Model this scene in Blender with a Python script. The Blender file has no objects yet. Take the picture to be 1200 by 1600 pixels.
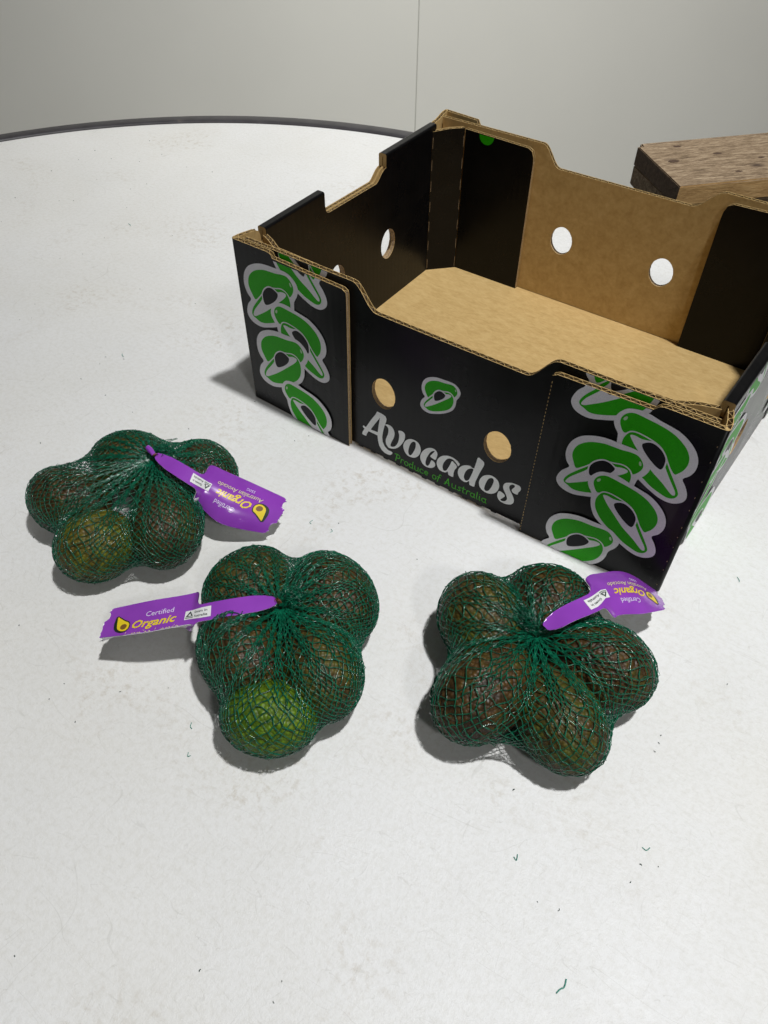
import bpy, bmesh, math, random
import numpy as np
from mathutils import Vector
from mathutils.geometry import tessellate_polygon

# ------------------------------------------------------------------ camera, world, lamps
S = bpy.context.scene
COL = S.collection
MM = 0.001
CAM = (0.42779, -0.40110, 0.46828)
YAW, PITCH, ROLL = 0.606289, 0.832620, 0.005390
cd = bpy.data.cameras.new('camera')
cam = bpy.data.objects.new('camera', cd)
COL.objects.link(cam)
fwd = Vector((-math.sin(YAW) * math.cos(PITCH), math.cos(YAW) * math.cos(PITCH), -math.sin(PITCH)))
right = Vector((math.cos(YAW), math.sin(YAW), 0))
up = right.cross(fwd)
r2 = right * math.cos(ROLL) + up * math.sin(ROLL)
u2 = up * math.cos(ROLL) - right * math.sin(ROLL)
from mathutils import Matrix
m = Matrix.Identity(4)
for i in range(3):
    m[i][0] = r2[i]; m[i][1] = u2[i]; m[i][2] = -fwd[i]; m[i][3] = CAM[i]
cam.matrix_world = m
cd.sensor_fit = 'VERTICAL'
cd.sensor_height = 24.0
cd.lens = 24.0 * 1205.92 / 1600.0
cd.clip_start = 0.01
cd.clip_end = 50
S.camera = cam

W = bpy.data.worlds.new('World')
S.world = W
W.use_nodes = True
W.node_tree.nodes['Background'].inputs[0].default_value = (1.0, 0.995, 0.98, 1)
W.node_tree.nodes['Background'].inputs[1].default_value = 0.055

def lamp(name, loc, target, size, power, color=(1, 1, 1)):
    l = bpy.data.lights.new(name, 'AREA')
    l.shape = 'DISK'; l.size = size; l.energy = power; l.color = color
    o = bpy.data.objects.new(name, l)
    COL.objects.link(o)
    o.location = loc
    o.rotation_euler = (Vector(target) - Vector(loc)).to_track_quat('-Z', 'Y').to_euler()
    return o
kl = lamp('ceiling_lamp', (0.94, 0.11, 2.93), (0.44, 0.05, 0), 0.15, 19.0, (0.995, 1.0, 1.0))
kl.data.spread = math.radians(92)
lamp('side_lamp', (2.5, -1.42, 2.66), (0.2, 0, 0), 0.35, 18, (1.0, 0.99, 0.98))
wl = lamp('added_wall_fill', (0.6, 0.35, 2.5), (-1.0, 1.6, -0.3), 0.5, 8.5, (1.0, 0.99, 0.95))  # added fill light to brighten the back wall, not a fixture of the room
wl.data.spread = math.radians(64)
S.view_settings.view_transform = 'Standard'
S.view_settings.look = 'None'
S.view_settings.exposure = 0.0
S.view_settings.gamma = 1.0
S.cycles.max_bounces = 8
S.cycles.use_denoising = True

# ------------------------------------------------------------------ traced flat print and measured layout (mm)
MOTIF_A = {'outer':[[19.5,50.5],[16.4,54.6],[14.1,60.5],[13.9,67.7],[16.1,75.3],[21.1,82.0],[28.5,86.5],[35.5,88.9],[41.6,89.8],[49.3,90.1],[56.5,90.6],[63.4,90.1],[68.4,87.5],[72.1,83.8],[73.7,78.6],[72.1,72.4],[68.6,65.9],[68.1,59.6],[67.0,53.9],[64.3,48.1],[59.9,43.1],[53.5,38.0],[45.4,33.1],[37.3,29.4],[29.1,26.4],[22.0,26.4],[16.4,28.6],[13.1,33.2],[13.2,38.6],[15.6,45.0]],'cap':[[24.9,52.2],[21.7,56.4],[19.1,62.1],[19.0,67.6],[20.7,72.8],[24.8,77.8],[30.2,81.4],[37.9,84.2],[44.0,84.9],[51.2,85.5],[57.2,86.7],[62.5,86.6],[66.3,83.9],[68.6,80.1],[68.7,76.4],[67.1,72.4],[64.7,69.2],[62.6,69.3],[58.1,71.7],[52.0,71.3],[43.1,67.4],[36.5,63.4],[30.0,57.2]],'half':[[18.7,37.5],[21.1,43.3],[25.9,50.2],[32.0,58.0],[38.0,65.4],[44.6,69.7],[49.6,71.1],[54.6,72.7],[58.5,72.4],[61.6,70.5],[63.6,67.0],[64.3,61.8],[63.5,56.3],[61.6,51.4],[58.1,46.6],[52.6,42.0],[45.9,38.0],[39.2,34.6],[32.4,31.9],[27.2,31.2],[22.9,32.8],[19.5,34.3]],'flesh':[[20.2,35.6],[22.4,41.3],[27.6,48.3],[32.6,55.2],[34.0,60.6],[36.5,65.9],[40.2,69.3],[44.1,70.8],[47.7,70.5],[51.2,69.0],[55.6,70.6],[59.2,70.6],[60.4,69.0],[57.4,64.8],[50.7,58.4],[41.0,49.4],[33.9,43.3],[26.8,38.0],[22.5,35.1]],'pit':[[34.0,58.9],[34.7,62.1],[36.8,65.7],[40.2,68.9],[43.4,70.2],[46.5,70.0],[49.3,68.7],[51.3,67.1],[50.8,64.1],[48.4,60.2],[44.2,56.1],[39.5,52.7],[36.2,51.6],[34.6,54.1]],'shine':[[65.3,82.7],[66.7,82.0],[67.4,79.6],[66.5,79.1],[65.4,80.3]]}
MOTIF_B = {'outer':[[327.7,79.2],[329.5,75.0],[332.3,70.9],[333.0,64.8],[334.8,58.0],[337.9,51.9],[341.9,47.9],[348.4,43.7],[354.6,39.3],[360.7,35.5],[364.3,33.6],[369.8,31.1],[375.8,29.8],[381.2,30.7],[385.8,34.2],[387.5,38.3],[387.0,43.0],[384.4,48.7],[381.1,54.0],[384.6,58.6],[386.7,64.7],[386.5,71.5],[384.1,77.7],[380.0,82.8],[374.7,87.1],[369.2,89.9],[363.0,91.4],[356.3,92.8],[349.4,94.7],[343.9,95.3],[338.6,94.6],[333.6,92.6],[329.7,88.0],[327.9,83.7]],'cap':[[336.0,73.7],[332.9,77.6],[331.5,82.0],[332.3,86.1],[334.9,89.5],[338.8,91.4],[343.2,91.3],[349.4,90.4],[356.1,89.4],[362.9,87.8],[368.9,85.3],[374.1,81.6],[377.8,77.8],[380.5,72.6],[381.1,66.7],[379.7,61.1],[377.4,57.4],[375.2,55.4],[371.5,59.3],[366.3,66.4],[361.9,70.8],[357.0,73.2],[351.2,74.4],[345.4,75.6],[340.3,75.8]],'half':[[336.9,62.4],[336.5,67.5],[337.6,72.0],[340.0,75.8],[343.9,77.0],[349.0,76.5],[355.4,75.0],[361.0,72.5],[365.1,68.0],[368.5,62.2],[372.4,55.9],[376.9,49.0],[380.9,42.4],[381.8,38.8],[380.0,35.3],[375.9,33.7],[370.5,35.0],[363.6,37.7],[356.8,42.2],[348.9,46.5],[343.1,51.5],[338.9,57.3]],'flesh':[[340.5,73.6],[343.4,74.6],[348.0,73.9],[351.7,74.3],[355.4,75.1],[359.5,74.0],[363.1,71.4],[366.4,67.2],[367.5,60.4],[370.5,54.7],[375.0,47.8],[378.6,42.6],[379.9,39.7],[379.6,37.8],[377.0,38.2],[369.8,44.5],[360.1,51.6],[352.7,59.1],[346.8,65.0],[342.9,69.7]],'pit':[[349.6,69.7],[351.2,71.9],[354.2,73.5],[357.4,73.5],[361.8,71.4],[365.1,68.0],[366.9,64.4],[367.2,59.9],[366.7,56.4],[365.4,55.1],[362.4,56.2],[358.2,59.2],[354.0,63.0],[350.9,66.6]],'shine':[[333.3,84.4],[334.0,86.3],[335.3,87.2],[335.9,86.3],[335.4,84.5],[334.2,83.5]]}
PLACE = {'l':[('B',0.973,0.05,-278.8,80.6),('A',0.987,-0.005,-5.7,60.9),('B',0.973,0.05,-279.3,10.0),('A',1.0,0.0,0.0,0.0),('B',0.961,0.044,-272.5,-63.8)],'r':[('A',0.948,-0.042,288.0,107.9),('B',0.978,0.023,14.1,51.8),('A',0.948,-0.042,291.2,38.7),('B',1.0,0.0,0.0,0.0),('A',0.919,-0.037,291.2,-35.7)],'logo':[('A',0.572,0.012,175.9,57.4)]}
LETTERS = {'A':[[[141.2,49.6],[139.5,45.5],[135.1,37.7],[129.6,26.8],[128.2,26.6],[127.1,27.4],[126.1,26.0],[126.6,24.8],[128.0,24.1],[125.9,19.5],[125.4,17.3],[126.3,16.4],[129.8,16.8],[130.5,19.6],[132.4,23.5],[142.0,23.8],[142.6,18.3],[144.0,13.2],[146.8,9.8],[150.1,8.1],[153.8,8.2],[156.0,9.0],[157.8,11.1],[158.2,13.1],[156.8,13.5],[153.6,13.3],[149.9,15.4],[147.6,19.5],[147.0,24.5],[147.6,30.5],[149.0,37.8],[150.6,42.9],[151.0,46.3],[150.1,48.5],[147.4,49.5],[144.8,49.7]],[[144.2,44.6],[143.1,42.3],[138.7,34.4],[134.7,26.6],[142.2,27.5],[142.8,33.7]]],'v':[[[149.5,39.6],[152.0,41.2],[155.1,41.4],[157.7,40.0],[159.4,36.7],[159.5,33.0],[158.5,28.7],[156.9,24.5],[155.9,20.6],[156.6,19.1],[158.8,20.0],[161.4,22.6],[163.5,27.6],[164.3,32.8],[164.2,36.9],[163.2,39.9],[165.3,41.2],[167.7,41.5],[169.7,40.2],[170.2,37.7],[169.8,33.8],[167.8,28.5],[164.5,22.9],[161.1,19.3],[157.6,17.2],[154.0,16.4],[151.7,18.3],[150.7,21.7],[151.3,25.8],[152.7,30.4],[153.3,34.5],[153.0,37.6],[151.2,39.2]]],'o':[[[175.0,37.3],[178.7,38.5],[182.2,38.2],[184.8,36.2],[186.3,31.8],[186.0,27.9],[184.3,23.6],[181.1,19.9],[177.3,18.3],[173.3,18.5],[170.5,21.3],[169.0,25.3],[169.3,29.3],[171.3,33.8]],[[179.3,36.7],[180.6,36.5],[181.2,34.7],[180.9,30.3],[179.5,25.7],[177.6,21.3],[175.9,19.9],[174.7,20.7],[174.2,23.8],[174.8,28.4],[176.1,32.9],[177.6,35.4]]],'c':[[[194.4,38.0],[198.0,39.2],[201.0,38.3],[202.4,35.3],[201.9,31.4],[201.1,28.5],[198.4,28.5],[195.8,29.4],[196.9,31.9],[199.1,35.9],[199.6,37.3],[197.8,36.4],[195.5,33.5],[193.4,28.6],[192.0,23.5],[191.9,19.6],[192.9,17.7],[194.6,18.2],[196.0,21.4],[197.2,25.9],[199.9,25.5],[201.1,23.8],[201.1,21.4],[199.2,18.6],[196.4,16.8],[192.6,16.1],[189.0,17.5],[186.6,21.5],[186.4,25.2],[187.8,30.2],[190.8,34.9]]],'a':[[[208.3,37.0],[212.2,38.9],[216.1,39.5],[219.8,38.8],[222.3,37.6],[223.6,36.0],[223.1,34.2],[222.2,33.3],[220.6,35.2],[218.0,37.1],[215.1,37.4],[212.4,36.0],[210.3,32.8],[208.6,28.2],[208.3,24.2],[209.2,21.6],[210.9,21.7],[212.6,23.7],[215.0,30.7],[216.3,35.5],[218.6,34.8],[221.5,32.0],[219.7,27.7],[219.0,23.4],[219.0,19.4],[216.5,18.9],[214.4,19.4],[213.5,22.3],[211.8,20.4],[209.0,19.5],[205.6,19.8],[203.3,22.8],[202.4,26.1],[203.1,30.3],[205.2,34.1]]],'d':[[[229.8,38.3],[233.2,39.4],[236.7,38.5],[238.4,50.9],[241.1,50.9],[243.8,49.7],[244.7,47.0],[243.7,42.8],[242.1,37.3],[240.6,30.8],[239.3,24.9],[239.0,19.7],[236.4,19.2],[234.4,19.7],[233.8,23.2],[231.8,20.7],[229.1,19.8],[225.7,21.0],[223.6,23.7],[222.7,27.0],[223.4,31.6],[226.1,35.7]],[[234.3,37.3],[236.3,36.9],[234.5,28.4],[233.4,24.2],[231.7,22.2],[230.1,22.1],[228.8,24.2],[228.8,28.0],[229.8,31.9],[231.7,35.3]]],'o2':[[[248.6,38.1],[252.2,39.5],[255.7,38.9],[258.7,36.8],[260.1,32.9],[259.9,28.5],[258.2,24.2],[255.1,21.0],[251.1,19.4],[247.1,19.8],[244.1,21.9],[242.6,25.9],[243.0,30.3],[245.1,35.0]],[[252.5,37.1],[254.1,37.0],[254.9,35.2],[254.5,31.2],[253.3,26.2],[251.5,22.3],[249.3,21.0],[248.0,22.2],[247.9,25.5],[248.8,30.3],[250.2,34.8]]],'s':[[[266.5,39.7],[270.0,41.5],[273.6,41.9],[276.6,41.8],[278.1,39.8],[277.7,36.9],[276.6,34.8],[276.3,32.3],[273.7,31.8],[271.5,32.8],[271.0,34.9],[272.7,38.2],[272.8,40.1],[270.9,40.2],[269.0,38.4],[268.5,35.8],[269.8,32.8],[272.2,29.5],[274.1,25.8],[274.4,22.6],[273.0,19.6],[270.6,17.9],[267.0,16.8],[263.0,17.4],[260.8,19.5],[259.8,22.3],[260.1,25.4],[261.0,27.5],[263.5,27.3],[265.6,26.1],[266.1,24.0],[263.1,19.4],[264.4,18.4],[266.6,19.2],[268.2,21.4],[268.4,23.9],[267.0,26.9],[264.5,30.7],[263.5,33.5],[263.7,36.3],[264.8,38.4]]]}
TAG_GRID = [[[[34.6,-143.5,54.0],[36.4,-146.5,54.0],[37.4,-148.8,53.0]],[[58.6,-139.9,54.0],[62.1,-147.0,54.0],[63.8,-153.0,52.0]],[[73.1,-136.4,49.0],[78.1,-144.7,49.0],[79.2,-151.1,46.0]],[[73.7,-121.4,44.0],[81.5,-141.0,43.0],[80.9,-153.3,32.0]],[[97.9,-108.5,29.0],[103.9,-132.0,31.0],[102.1,-150.4,20.0]],[[125.8,-95.8,14.0],[131.4,-113.6,14.0],[131.4,-128.3,6.0]]],[[[198.6,-195.5,51.0],[201.8,-197.8,52.0],[202.7,-198.6,50.0]],[[178.7,-210.6,50.0],[183.7,-214.7,51.0],[187.2,-217.7,49.0]],[[159.4,-225.5,45.0],[163.9,-231.2,46.0],[166.5,-235.5,44.0]],[[145.9,-217.6,40.0],[162.0,-239.7,42.0],[150.4,-237.1,25.0]],[[122.5,-236.7,34.0],[138.7,-259.1,36.0],[122.2,-252.5,18.0]],[[97.1,-257.4,26.0],[109.1,-276.7,25.0],[99.0,-275.5,8.0]]],[[[351.9,-112.7,50.0],[354.6,-114.6,51.0],[357.0,-114.5,50.0]],[[357.6,-94.4,54.0],[362.8,-98.9,55.0],[367.7,-101.9,54.0]],[[366.4,-75.2,52.0],[372.3,-78.0,52.0],[378.0,-79.7,50.0]],[[358.9,-50.2,42.0],[373.4,-65.8,47.0],[388.0,-73.4,42.0]],[[375.6,-21.4,26.0],[389.1,-42.3,36.0],[401.0,-55.1,34.0]],[[402.0,-7.9,6.0],[408.1,-20.4,14.0],[412.4,-30.0,20.0]]]]
FRUIT = [[[-0.19,-146.48,27.18,33.97,27.18,0.6],[52.55,-117.59,24.96,30.53,24.97,-0.13],[-12.95,-204.28,26.04,31.55,26.04,-0.04],[43.66,-221.85,27.17,30.01,27.18,1.05],[72.96,-178.73,27.58,35.1,27.5,-0.95]],[[160.68,-185.28,26.42,34.67,26.44,1.42],[217.16,-159.75,28.93,37.65,28.94,-0.34],[197.44,-230.01,28.75,37.78,28.75,-0.39],[247.72,-211.11,29.83,33.59,27.13,-0.75],[239.94,-254.11,27.06,30.76,23.56,0.51]],[[310.23,-116.89,31.94,32.5,28.44,-0.83],[343.09,-77.43,27.93,32.96,27.95,0.16],[394.79,-102.27,29.23,34.12,29.01,0.11],[340.62,-165.05,32.11,37.02,28.61,1.38],[390.74,-152.78,26.96,32.55,26.97,-0.51]]]

# ------------------------------------------------------------------ helpers
def tag(o, label=None, cat=None, group=None, kind=None):
    if label: o['label'] = label
    if cat: o['category'] = cat
    if group: o['group'] = group
    if kind: o['kind'] = kind
    return o

def empty(name, loc=(0, 0, 0)):
    o = bpy.data.objects.new(name, None)
    COL.objects.link(o); o.location = loc
    o.empty_display_size = 0.05
    return o

def link(name, me, parent=None):
    o = bpy.data.objects.new(name, me)
    COL.objects.link(o)
    if parent is not None:
        o.parent = parent
        o.location = [-a for a in parent.location] if parent.type == 'EMPTY' and parent.parent is None else (0, 0, 0)
    return o

def mesh(name, verts, faces, mats, idx=None, smooth=False):
    me = bpy.data.meshes.new(name)
    me.from_pydata([tuple(v) for v in verts], [], [tuple(f) for f in faces])
    for mt in mats: me.materials.append(mt)
    if idx is not None:
        me.polygons.foreach_set('material_index', idx)
    if smooth:
        me.polygons.foreach_set('use_smooth', [True] * len(me.polygons))
    me.update()
    return me

def cr(P, n=3, closed=True):
    out = []; N = len(P)
    P = [np.array(p, float) for p in P]
    rng = range(N) if closed else range(N - 1)
    for i in rng:
        if closed: p0, p1, p2, p3 = P[i - 1], P[i], P[(i + 1) % N], P[(i + 2) % N]
        else: p0, p1, p2, p3 = P[max(i - 1, 0)], P[i], P[i + 1], P[min(i + 2, N - 1)]
        for k in range(n):
            t = k / n
            out.append(.5 * ((2 * p1) + (p2 - p0) * t + (2 * p0 - 5 * p1 + 4 * p2 - p3) * t * t + (3 * p1 - p0 - 3 * p2 + p3) * t ** 3))
    if not closed: out.append(P[-1])
    return [tuple(p) for p in out]

def clip(P, ax, val, keep_less):
    """clip polygon P (2D) to coordinate ax < val (or >)"""
    out = []
    s = 1 if keep_less else -1
    for i in range(len(P)):
        a, b = P[i - 1], P[i]
        da, db = s * (val - a[ax]), s * (val - b[ax])
        if (da >= 0) != (db >= 0):
            t = da / (da - db)
            out.append((a[0] + (b[0] - a[0]) * t, a[1] + (b[1] - a[1]) * t))
        if db >= 0: out.append(tuple(b))
    return out

def area2(P):
    return sum(P[i - 1][0] * P[i][1] - P[i][0] * P[i - 1][1] for i in range(len(P))) / 2

def tess(outline, holes=()):
    loops = [[Vector((p[0], p[1], 0)) for p in outline]] + [[Vector((p[0], p[1], 0)) for p in h] for h in holes]
    pts = [tuple(v)[:2] for l in loops for v in l]
    tris = tessellate_polygon(loops)
    out = []
    for t in tris:
        a, b, c = [pts[i] for i in t]
        ar = (b[0] - a[0]) * (c[1] - a[1]) - (c[0] - a[0]) * (b[1] - a[1])
        if abs(ar) < 1e-7: continue
        out.append(t if ar > 0 else (t[0], t[2], t[1]))
    return pts, out

# ------------------------------------------------------------------ materials
def newmat(name):
    mt = bpy.data.materials.new(name)
    mt.use_nodes = True
    nt = mt.node_tree
    return mt, nt, nt.nodes['Principled BSDF']

def plain(name, col, rough=0.5, spec=0.5, metal=0.0):
    mt, nt, b = newmat(name)
    b.inputs['Base Color'].default_value = (*col, 1)
    b.inputs['Roughness'].default_value = rough
    b.inputs['Specular IOR Level'].default_value = spec
    b.inputs['Metallic'].default_value = metal
    return mt

def nd(nt, t, **kw):
    n = nt.nodes.new(t)
    for k, v in kw.items():
        if k in n.inputs.keys(): n.inputs[k].default_value = v
        else: setattr(n, k, v)
    return n

def ramp(nt, src, pts, interp='LINEAR'):
    r = nt.nodes.new('ShaderNodeValToRGB')
    r.color_ramp.interpolation = interp
    e = r.color_ramp.elements
    while len(e) < len(pts): e.new(0.5)
    for el, (p, c) in zip(e, pts):
        el.position = p; el.color = (*c, 1) if len(c) == 3 else c
    nt.links.new(src, r.inputs[0])
    return r

def mixc(nt, fac, a, b, mode='MIX'):
    n = nt.nodes.new('ShaderNodeMix'); n.data_type = 'RGBA'; n.blend_type = mode
    for s, i in ((fac, 0), (a, 6), (b, 7)):
        if hasattr(s, 'links'): nt.links.new(s, n.inputs[i])
        elif i == 0: n.inputs[0].default_value = s
        else: n.inputs[i].default_value = (*s, 1)
    return n.outputs[2]

def objcoord(nt, scale=(1, 1, 1), rot=(0, 0, 0)):
    tc = nt.nodes.new('ShaderNodeTexCoord'); mp = nt.nodes.new('ShaderNodeMapping')
    mp.inputs['Scale'].default_value = scale; mp.inputs['Rotation'].default_value = rot
    nt.links.new(tc.outputs['Object'], mp.inputs[0])
    return mp.outputs[0]

def noise(nt, vec, scale, detail=3, rough=0.5, dist=0.0):
    n = nd(nt, 'ShaderNodeTexNoise', Scale=scale, Detail=detail, Roughness=rough, Distortion=dist)
    nt.links.new(vec, n.inputs['Vector'])
    return n.outputs[0]

def bump(nt, h, b, strength=0.3, dist=0.001):
    n = nd(nt, 'ShaderNodeBump', Strength=strength, Distance=dist)
    nt.links.new(h, n.inputs['Height']); nt.links.new(n.outputs[0], b.inputs['Normal'])
    return n

def math_(nt, op, a, b=None, c=None):
    n = nt.nodes.new('ShaderNodeMath'); n.operation = op
    for i, s in enumerate((a, b, c)):
        if s is None: continue
        if hasattr(s, 'links'): nt.links.new(s, n.inputs[i])
        else: n.inputs[i].default_value = s
    return n.outputs[0]

def fluted(nt, b, strength=0.25, axis='xy'):
    v = objcoord(nt)
    sx = nt.nodes.new('ShaderNodeSeparateXYZ'); nt.links.new(v, sx.inputs[0])
    s = math_(nt, 'ADD', sx.outputs[0], sx.outputs[1])
    w = math_(nt, 'SINE', math_(nt, 'MULTIPLY', s, 2 * math.pi / 0.0065))
    n = noise(nt, v, 900, 2)
    h = math_(nt, 'ADD', math_(nt, 'MULTIPLY', w, 0.5), math_(nt, 'MULTIPLY', n, 0.5))
    bump(nt, h, b, strength, 0.0002)

def m_black():
    mt, nt, b = newmat('black_printed_card')
    v = objcoord(nt)
    n = noise(nt, v, 60, 4)
    r = ramp(nt, n, [(0.3, (0.003, 0.003, 0.0034)), (0.75, (0.0055, 0.0053, 0.0057))])
    nt.links.new(r.outputs[0], b.inputs['Base Color'])
    rr = ramp(nt, noise(nt, v, 25, 3), [(0.3, (0.25,) * 3), (0.8, (0.34,) * 3)])
    nt.links.new(rr.outputs[0], b.inputs['Roughness'])
    b.inputs['Specular IOR Level'].default_value = 0.17
    fluted(nt, b, 0.12)
    return mt

def m_kraft(name='kraft_liner', gain=1.0):
    mt, nt, b = newmat(name)
    v = objcoord(nt, (1, 2.2, 1))
    a = noise(nt, v, 85, 5, 0.7, 0.5)
    f = noise(nt, objcoord(nt, (1, 5, 1), (0, 0, 0.4)), 260, 4, 0.6)
    s = math_(nt, 'ADD', math_(nt, 'MULTIPLY', a, 0.65), math_(nt, 'MULTIPLY', f, 0.35))
    g = gain
    r = ramp(nt, s, [(0.36, (0.46 * g, 0.305 * g, 0.118 * g)), (0.5, (0.53 * g, 0.36 * g, 0.148 * g)), (0.64, (0.60 * g, 0.425 * g, 0.19 * g))])
    nt.links.new(r.outputs[0], b.inputs['Base Color'])
    b.inputs['Roughness'].default_value = 0.75
    b.inputs['Specular IOR Level'].default_value = 0.25
    fluted(nt, b, 0.08)
    return mt

def m_flute():
    mt, nt, b = newmat('corrugated_medium')
    v = objcoord(nt)
    r = ramp(nt, noise(nt, v, 700, 3), [(0.3, (0.18, 0.115, 0.06)), (0.7, (0.42, 0.30, 0.18))])
    nt.links.new(r.outputs[0], b.inputs['Base Color'])
    b.inputs['Roughness'].default_value = 0.8
    return mt

def m_print(name, col, var=0.12):
    mt, nt, b = newmat(name)
    v = objcoord(nt)
    n = noise(nt, v, 1500, 2)
    lo = tuple(c * (1 - var) for c in col); hi = tuple(c * (1 + var) for c in col)
    r = ramp(nt, n, [(0.35, lo), (0.65, hi)])
    nt.links.new(r.outputs[0], b.inputs['Base Color'])
    b.inputs['Roughness'].default_value = 0.42
    b.inputs['Specular IOR Level'].default_value = 0.12
    fluted(nt, b, 0.1)
    return mt

BLACK = m_black()
KRAFT = m_kraft()
KEDGE = m_kraft('kraft_cut_edge', 0.92)
FLUTE = m_flute()
PGREY = m_print('print_grey', (0.72, 0.705, 0.735), 0.07)
PGREEN = m_print('print_green', (0.022, 0.37, 0.001))
PWHITE = m_print('print_white', (0.80, 0.81, 0.80), 0.05)
PBLACK = m_print('print_black', (0.009, 0.009, 0.011))
PSHINE = m_print('print_pale_green', (0.45, 0.62, 0.40), 0.05)
PSMALL = m_print('print_small_green', (0.06, 0.42, 0.02))

# ------------------------------------------------------------------ the crate
BOWA, CD, CW = 7.0, 324.0, 400.0
def bowx(x):
    x = min(max(x / 400.0, 0), 1)
    return BOWA * math.sin(math.pi * x ** 1.25)
def warp(x, y, z):
    k = min(max(1 - y / 60.0, 0), 1)
    return (x * (1 + .03 * y / 300) * MM, (y - bowx(x) * (1 - .75 * z / 160) * k) * MM, z * MM)

def side_in(y):
    def ss(t): t = min(max(t, 0), 1); return t * t * (3 - 2 * t)
    return 5.5 * ss((y - 3) / 24.0) * ss((321 - y) / 32.0)
def split_and_warp(V, F, I, do_split=True, step=10.0, side=0):
    """cut the faces on planes of constant x so that they can follow the bow of the front, then bend"""
    bm = bmesh.new()
    vs = [bm.verts.new(v) for v in V]
    for f, i in zip(F, I):
        try:
            fc = bm.faces.new([vs[k] for k in f]); fc.material_index = i
        except ValueError:
            pass
    if do_split:
        x0 = min(v[0] for v in V); x1 = max(v[0] for v in V)
        k = math.ceil((x0 + 0.01) / step)
        while k * step < x1 - 0.01:
            bmesh.ops.bisect_plane(bm, geom=bm.verts[:] + bm.edges[:] + bm.faces[:], plane_co=(k * step, 0, 0), plane_no=(1, 0, 0), dist=1e-5)
            k += 1
    if side:
        for yk in (3, 7, 11, 15, 19, 23, 27, 289, 294, 299, 304, 309, 314, 319):
            bmesh.ops.bisect_plane(bm, geom=bm.verts[:] + bm.edges[:] + bm.faces[:], plane_co=(0, yk, 0), plane_no=(0, 1, 0), dist=1e-5)
        for v in bm.verts: v.co.x -= side * side_in(v.co.y)
    for v in bm.verts: v.co = warp(*v.co)
    return bm

def from_bm(name, bm, mats, parent, smooth=False):
    me = bpy.data.meshes.new(name)
    for mt in mats: me.materials.append(mt)
    bm.to_mesh(me); bm.free()
    if smooth: me.polygons.foreach_set('use_smooth', [True] * len(me.polygons))
    return link(name, me, parent)

CARDM = [BLACK, KRAFT, KEDGE, FLUTE]
def board(name, outline, O, U, Nn, parent, holes=(), t=4.0, front=0, back=1, tops=(), ends=(), split=True, extra=None, side=0):
    """a corrugated board: two liners, wavy medium showing at its top edges, closing strips at its upright ends.
    outline in (a, z); a runs along U from O; Nn points to the printed side. front/back: material index"""
    U = np.array(U, float); Nn = np.array(Nn, float); O = np.array(O, float)
    def P(a, z, n): q = O + U * a + Nn * n; return (q[0], q[1], O[2] + z)
    if area2(outline) < 0: outline = outline[::-1]
    V, F, I = [], [], []
    tl = 0.5
    def slab(n0, n1, m0, m1):
        loops = [outline] + [list(h) for h in holes]
        pts, tris = tess(outline, holes)
        flip = np.cross(np.append(U[:2], 0), (0, 0, 1)) @ np.append(Nn[:2], 0) < 0
        for n, mi, s in ((n0, m0, False), (n1, m1, True)):
            b = len(V)
            V.extend(P(a, z, n) for a, z in pts)
            for q in tris:
                q = tuple(b + k for k in q)
                F.append(q if s != flip else q[::-1]); I.append(mi)
        b = len(V)
        for lp in loops:
            b = len(V); n = len(lp)
            V.extend(P(a, z, n0) for a, z in lp); V.extend(P(a, z, n1) for a, z in lp)
            for k in range(n):
                F.append((b + k, b + (k + 1) % n, b + n + (k + 1) % n, b + n + k)); I.append(2)
    slab(0, -tl, 1, front) if False else None
    # printed liner (outer face at n = 0), inner liner (face at n = -t)
    slab(-tl, 0.0, 1, front)
    slab(-t, -t + tl, back, 1)
    # hole linings
    for h in holes:
        b = len(V); n = len(h)
        V.extend(P(a, z, -tl) for a, z in h); V.extend(P(a, z, -t + tl) for a, z in h)
        for k in range(n):
            F.append((b + k, b + (k + 1) % n, b + n + (k + 1) % n, b + n + k)); I.append(3)
    # medium along the top edges
    for prof in tops:
        xs = [p[0] for p in prof]; zs = [p[1] for p in prof]
        n = max(2, int((xs[-1] - xs[0]) / 1.0))
        b = len(V)
        for k in range(n + 1):
            a = xs[0] + (xs[-1] - xs[0]) * k / n
            zt = float(np.interp(a, xs, zs)) - 0.25
            w = -t / 2 + (t / 2 - tl) * math.sin(2 * math.pi * a / 6.5)
            V.append(P(a, zt, w)); V.append(P(a, zt - 7, w)); V.append(P(a, zt + .1, max(w - .24, -t + tl))); V.append(P(a, zt + .1, min(w + .24, -tl)))
        for k in range(n):
            F.append((b + 4 * k, b + 4 * k + 1, b + 4 * k + 5, b + 4 * k + 4)); I.append(3)
            F.append((b + 4 * k + 2, b + 4 * k + 3, b + 4 * k + 7, b + 4 * k + 6)); I.append(2)
    for (a, z0, z1) in ends:
        b = len(V)
        V.extend([P(a, z0, -tl), P(a, z0, -t + tl), P(a, z1, -t + tl), P(a, z1, -tl)])
        F.append((b, b + 1, b + 2, b + 3)); I.append(3)
    if extra: extra(V, F, I, P)
    return from_bm(name, split_and_warp(V, F, I, split, side=side), CARDM, parent)

def ellipse(cx, cz, rx, rz, n=36):
    return [(cx + rx * math.cos(2 * math.pi * k / n) * (1 + .012 * math.sin(9 * k)), cz + rz * math.sin(2 * math.pi * k / n) * (1 + .012 * math.cos(7 * k))) for k in range(n)]

def scurve(a0, z0, a1, z1, n=9, p=1.0):
    return [(a0 + (a1 - a0) * k / n, z0 + (z1 - z0) * (0.5 - 0.5 * math.cos(math.pi * (k / n) ** p))) for k in range(n + 1)]

crate = empty('cardboard_crate')
tag(crate, 'open black corrugated cardboard tray printed with green avocados and the word Avocados', 'cardboard box')

rnd = random.Random(4)
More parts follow.
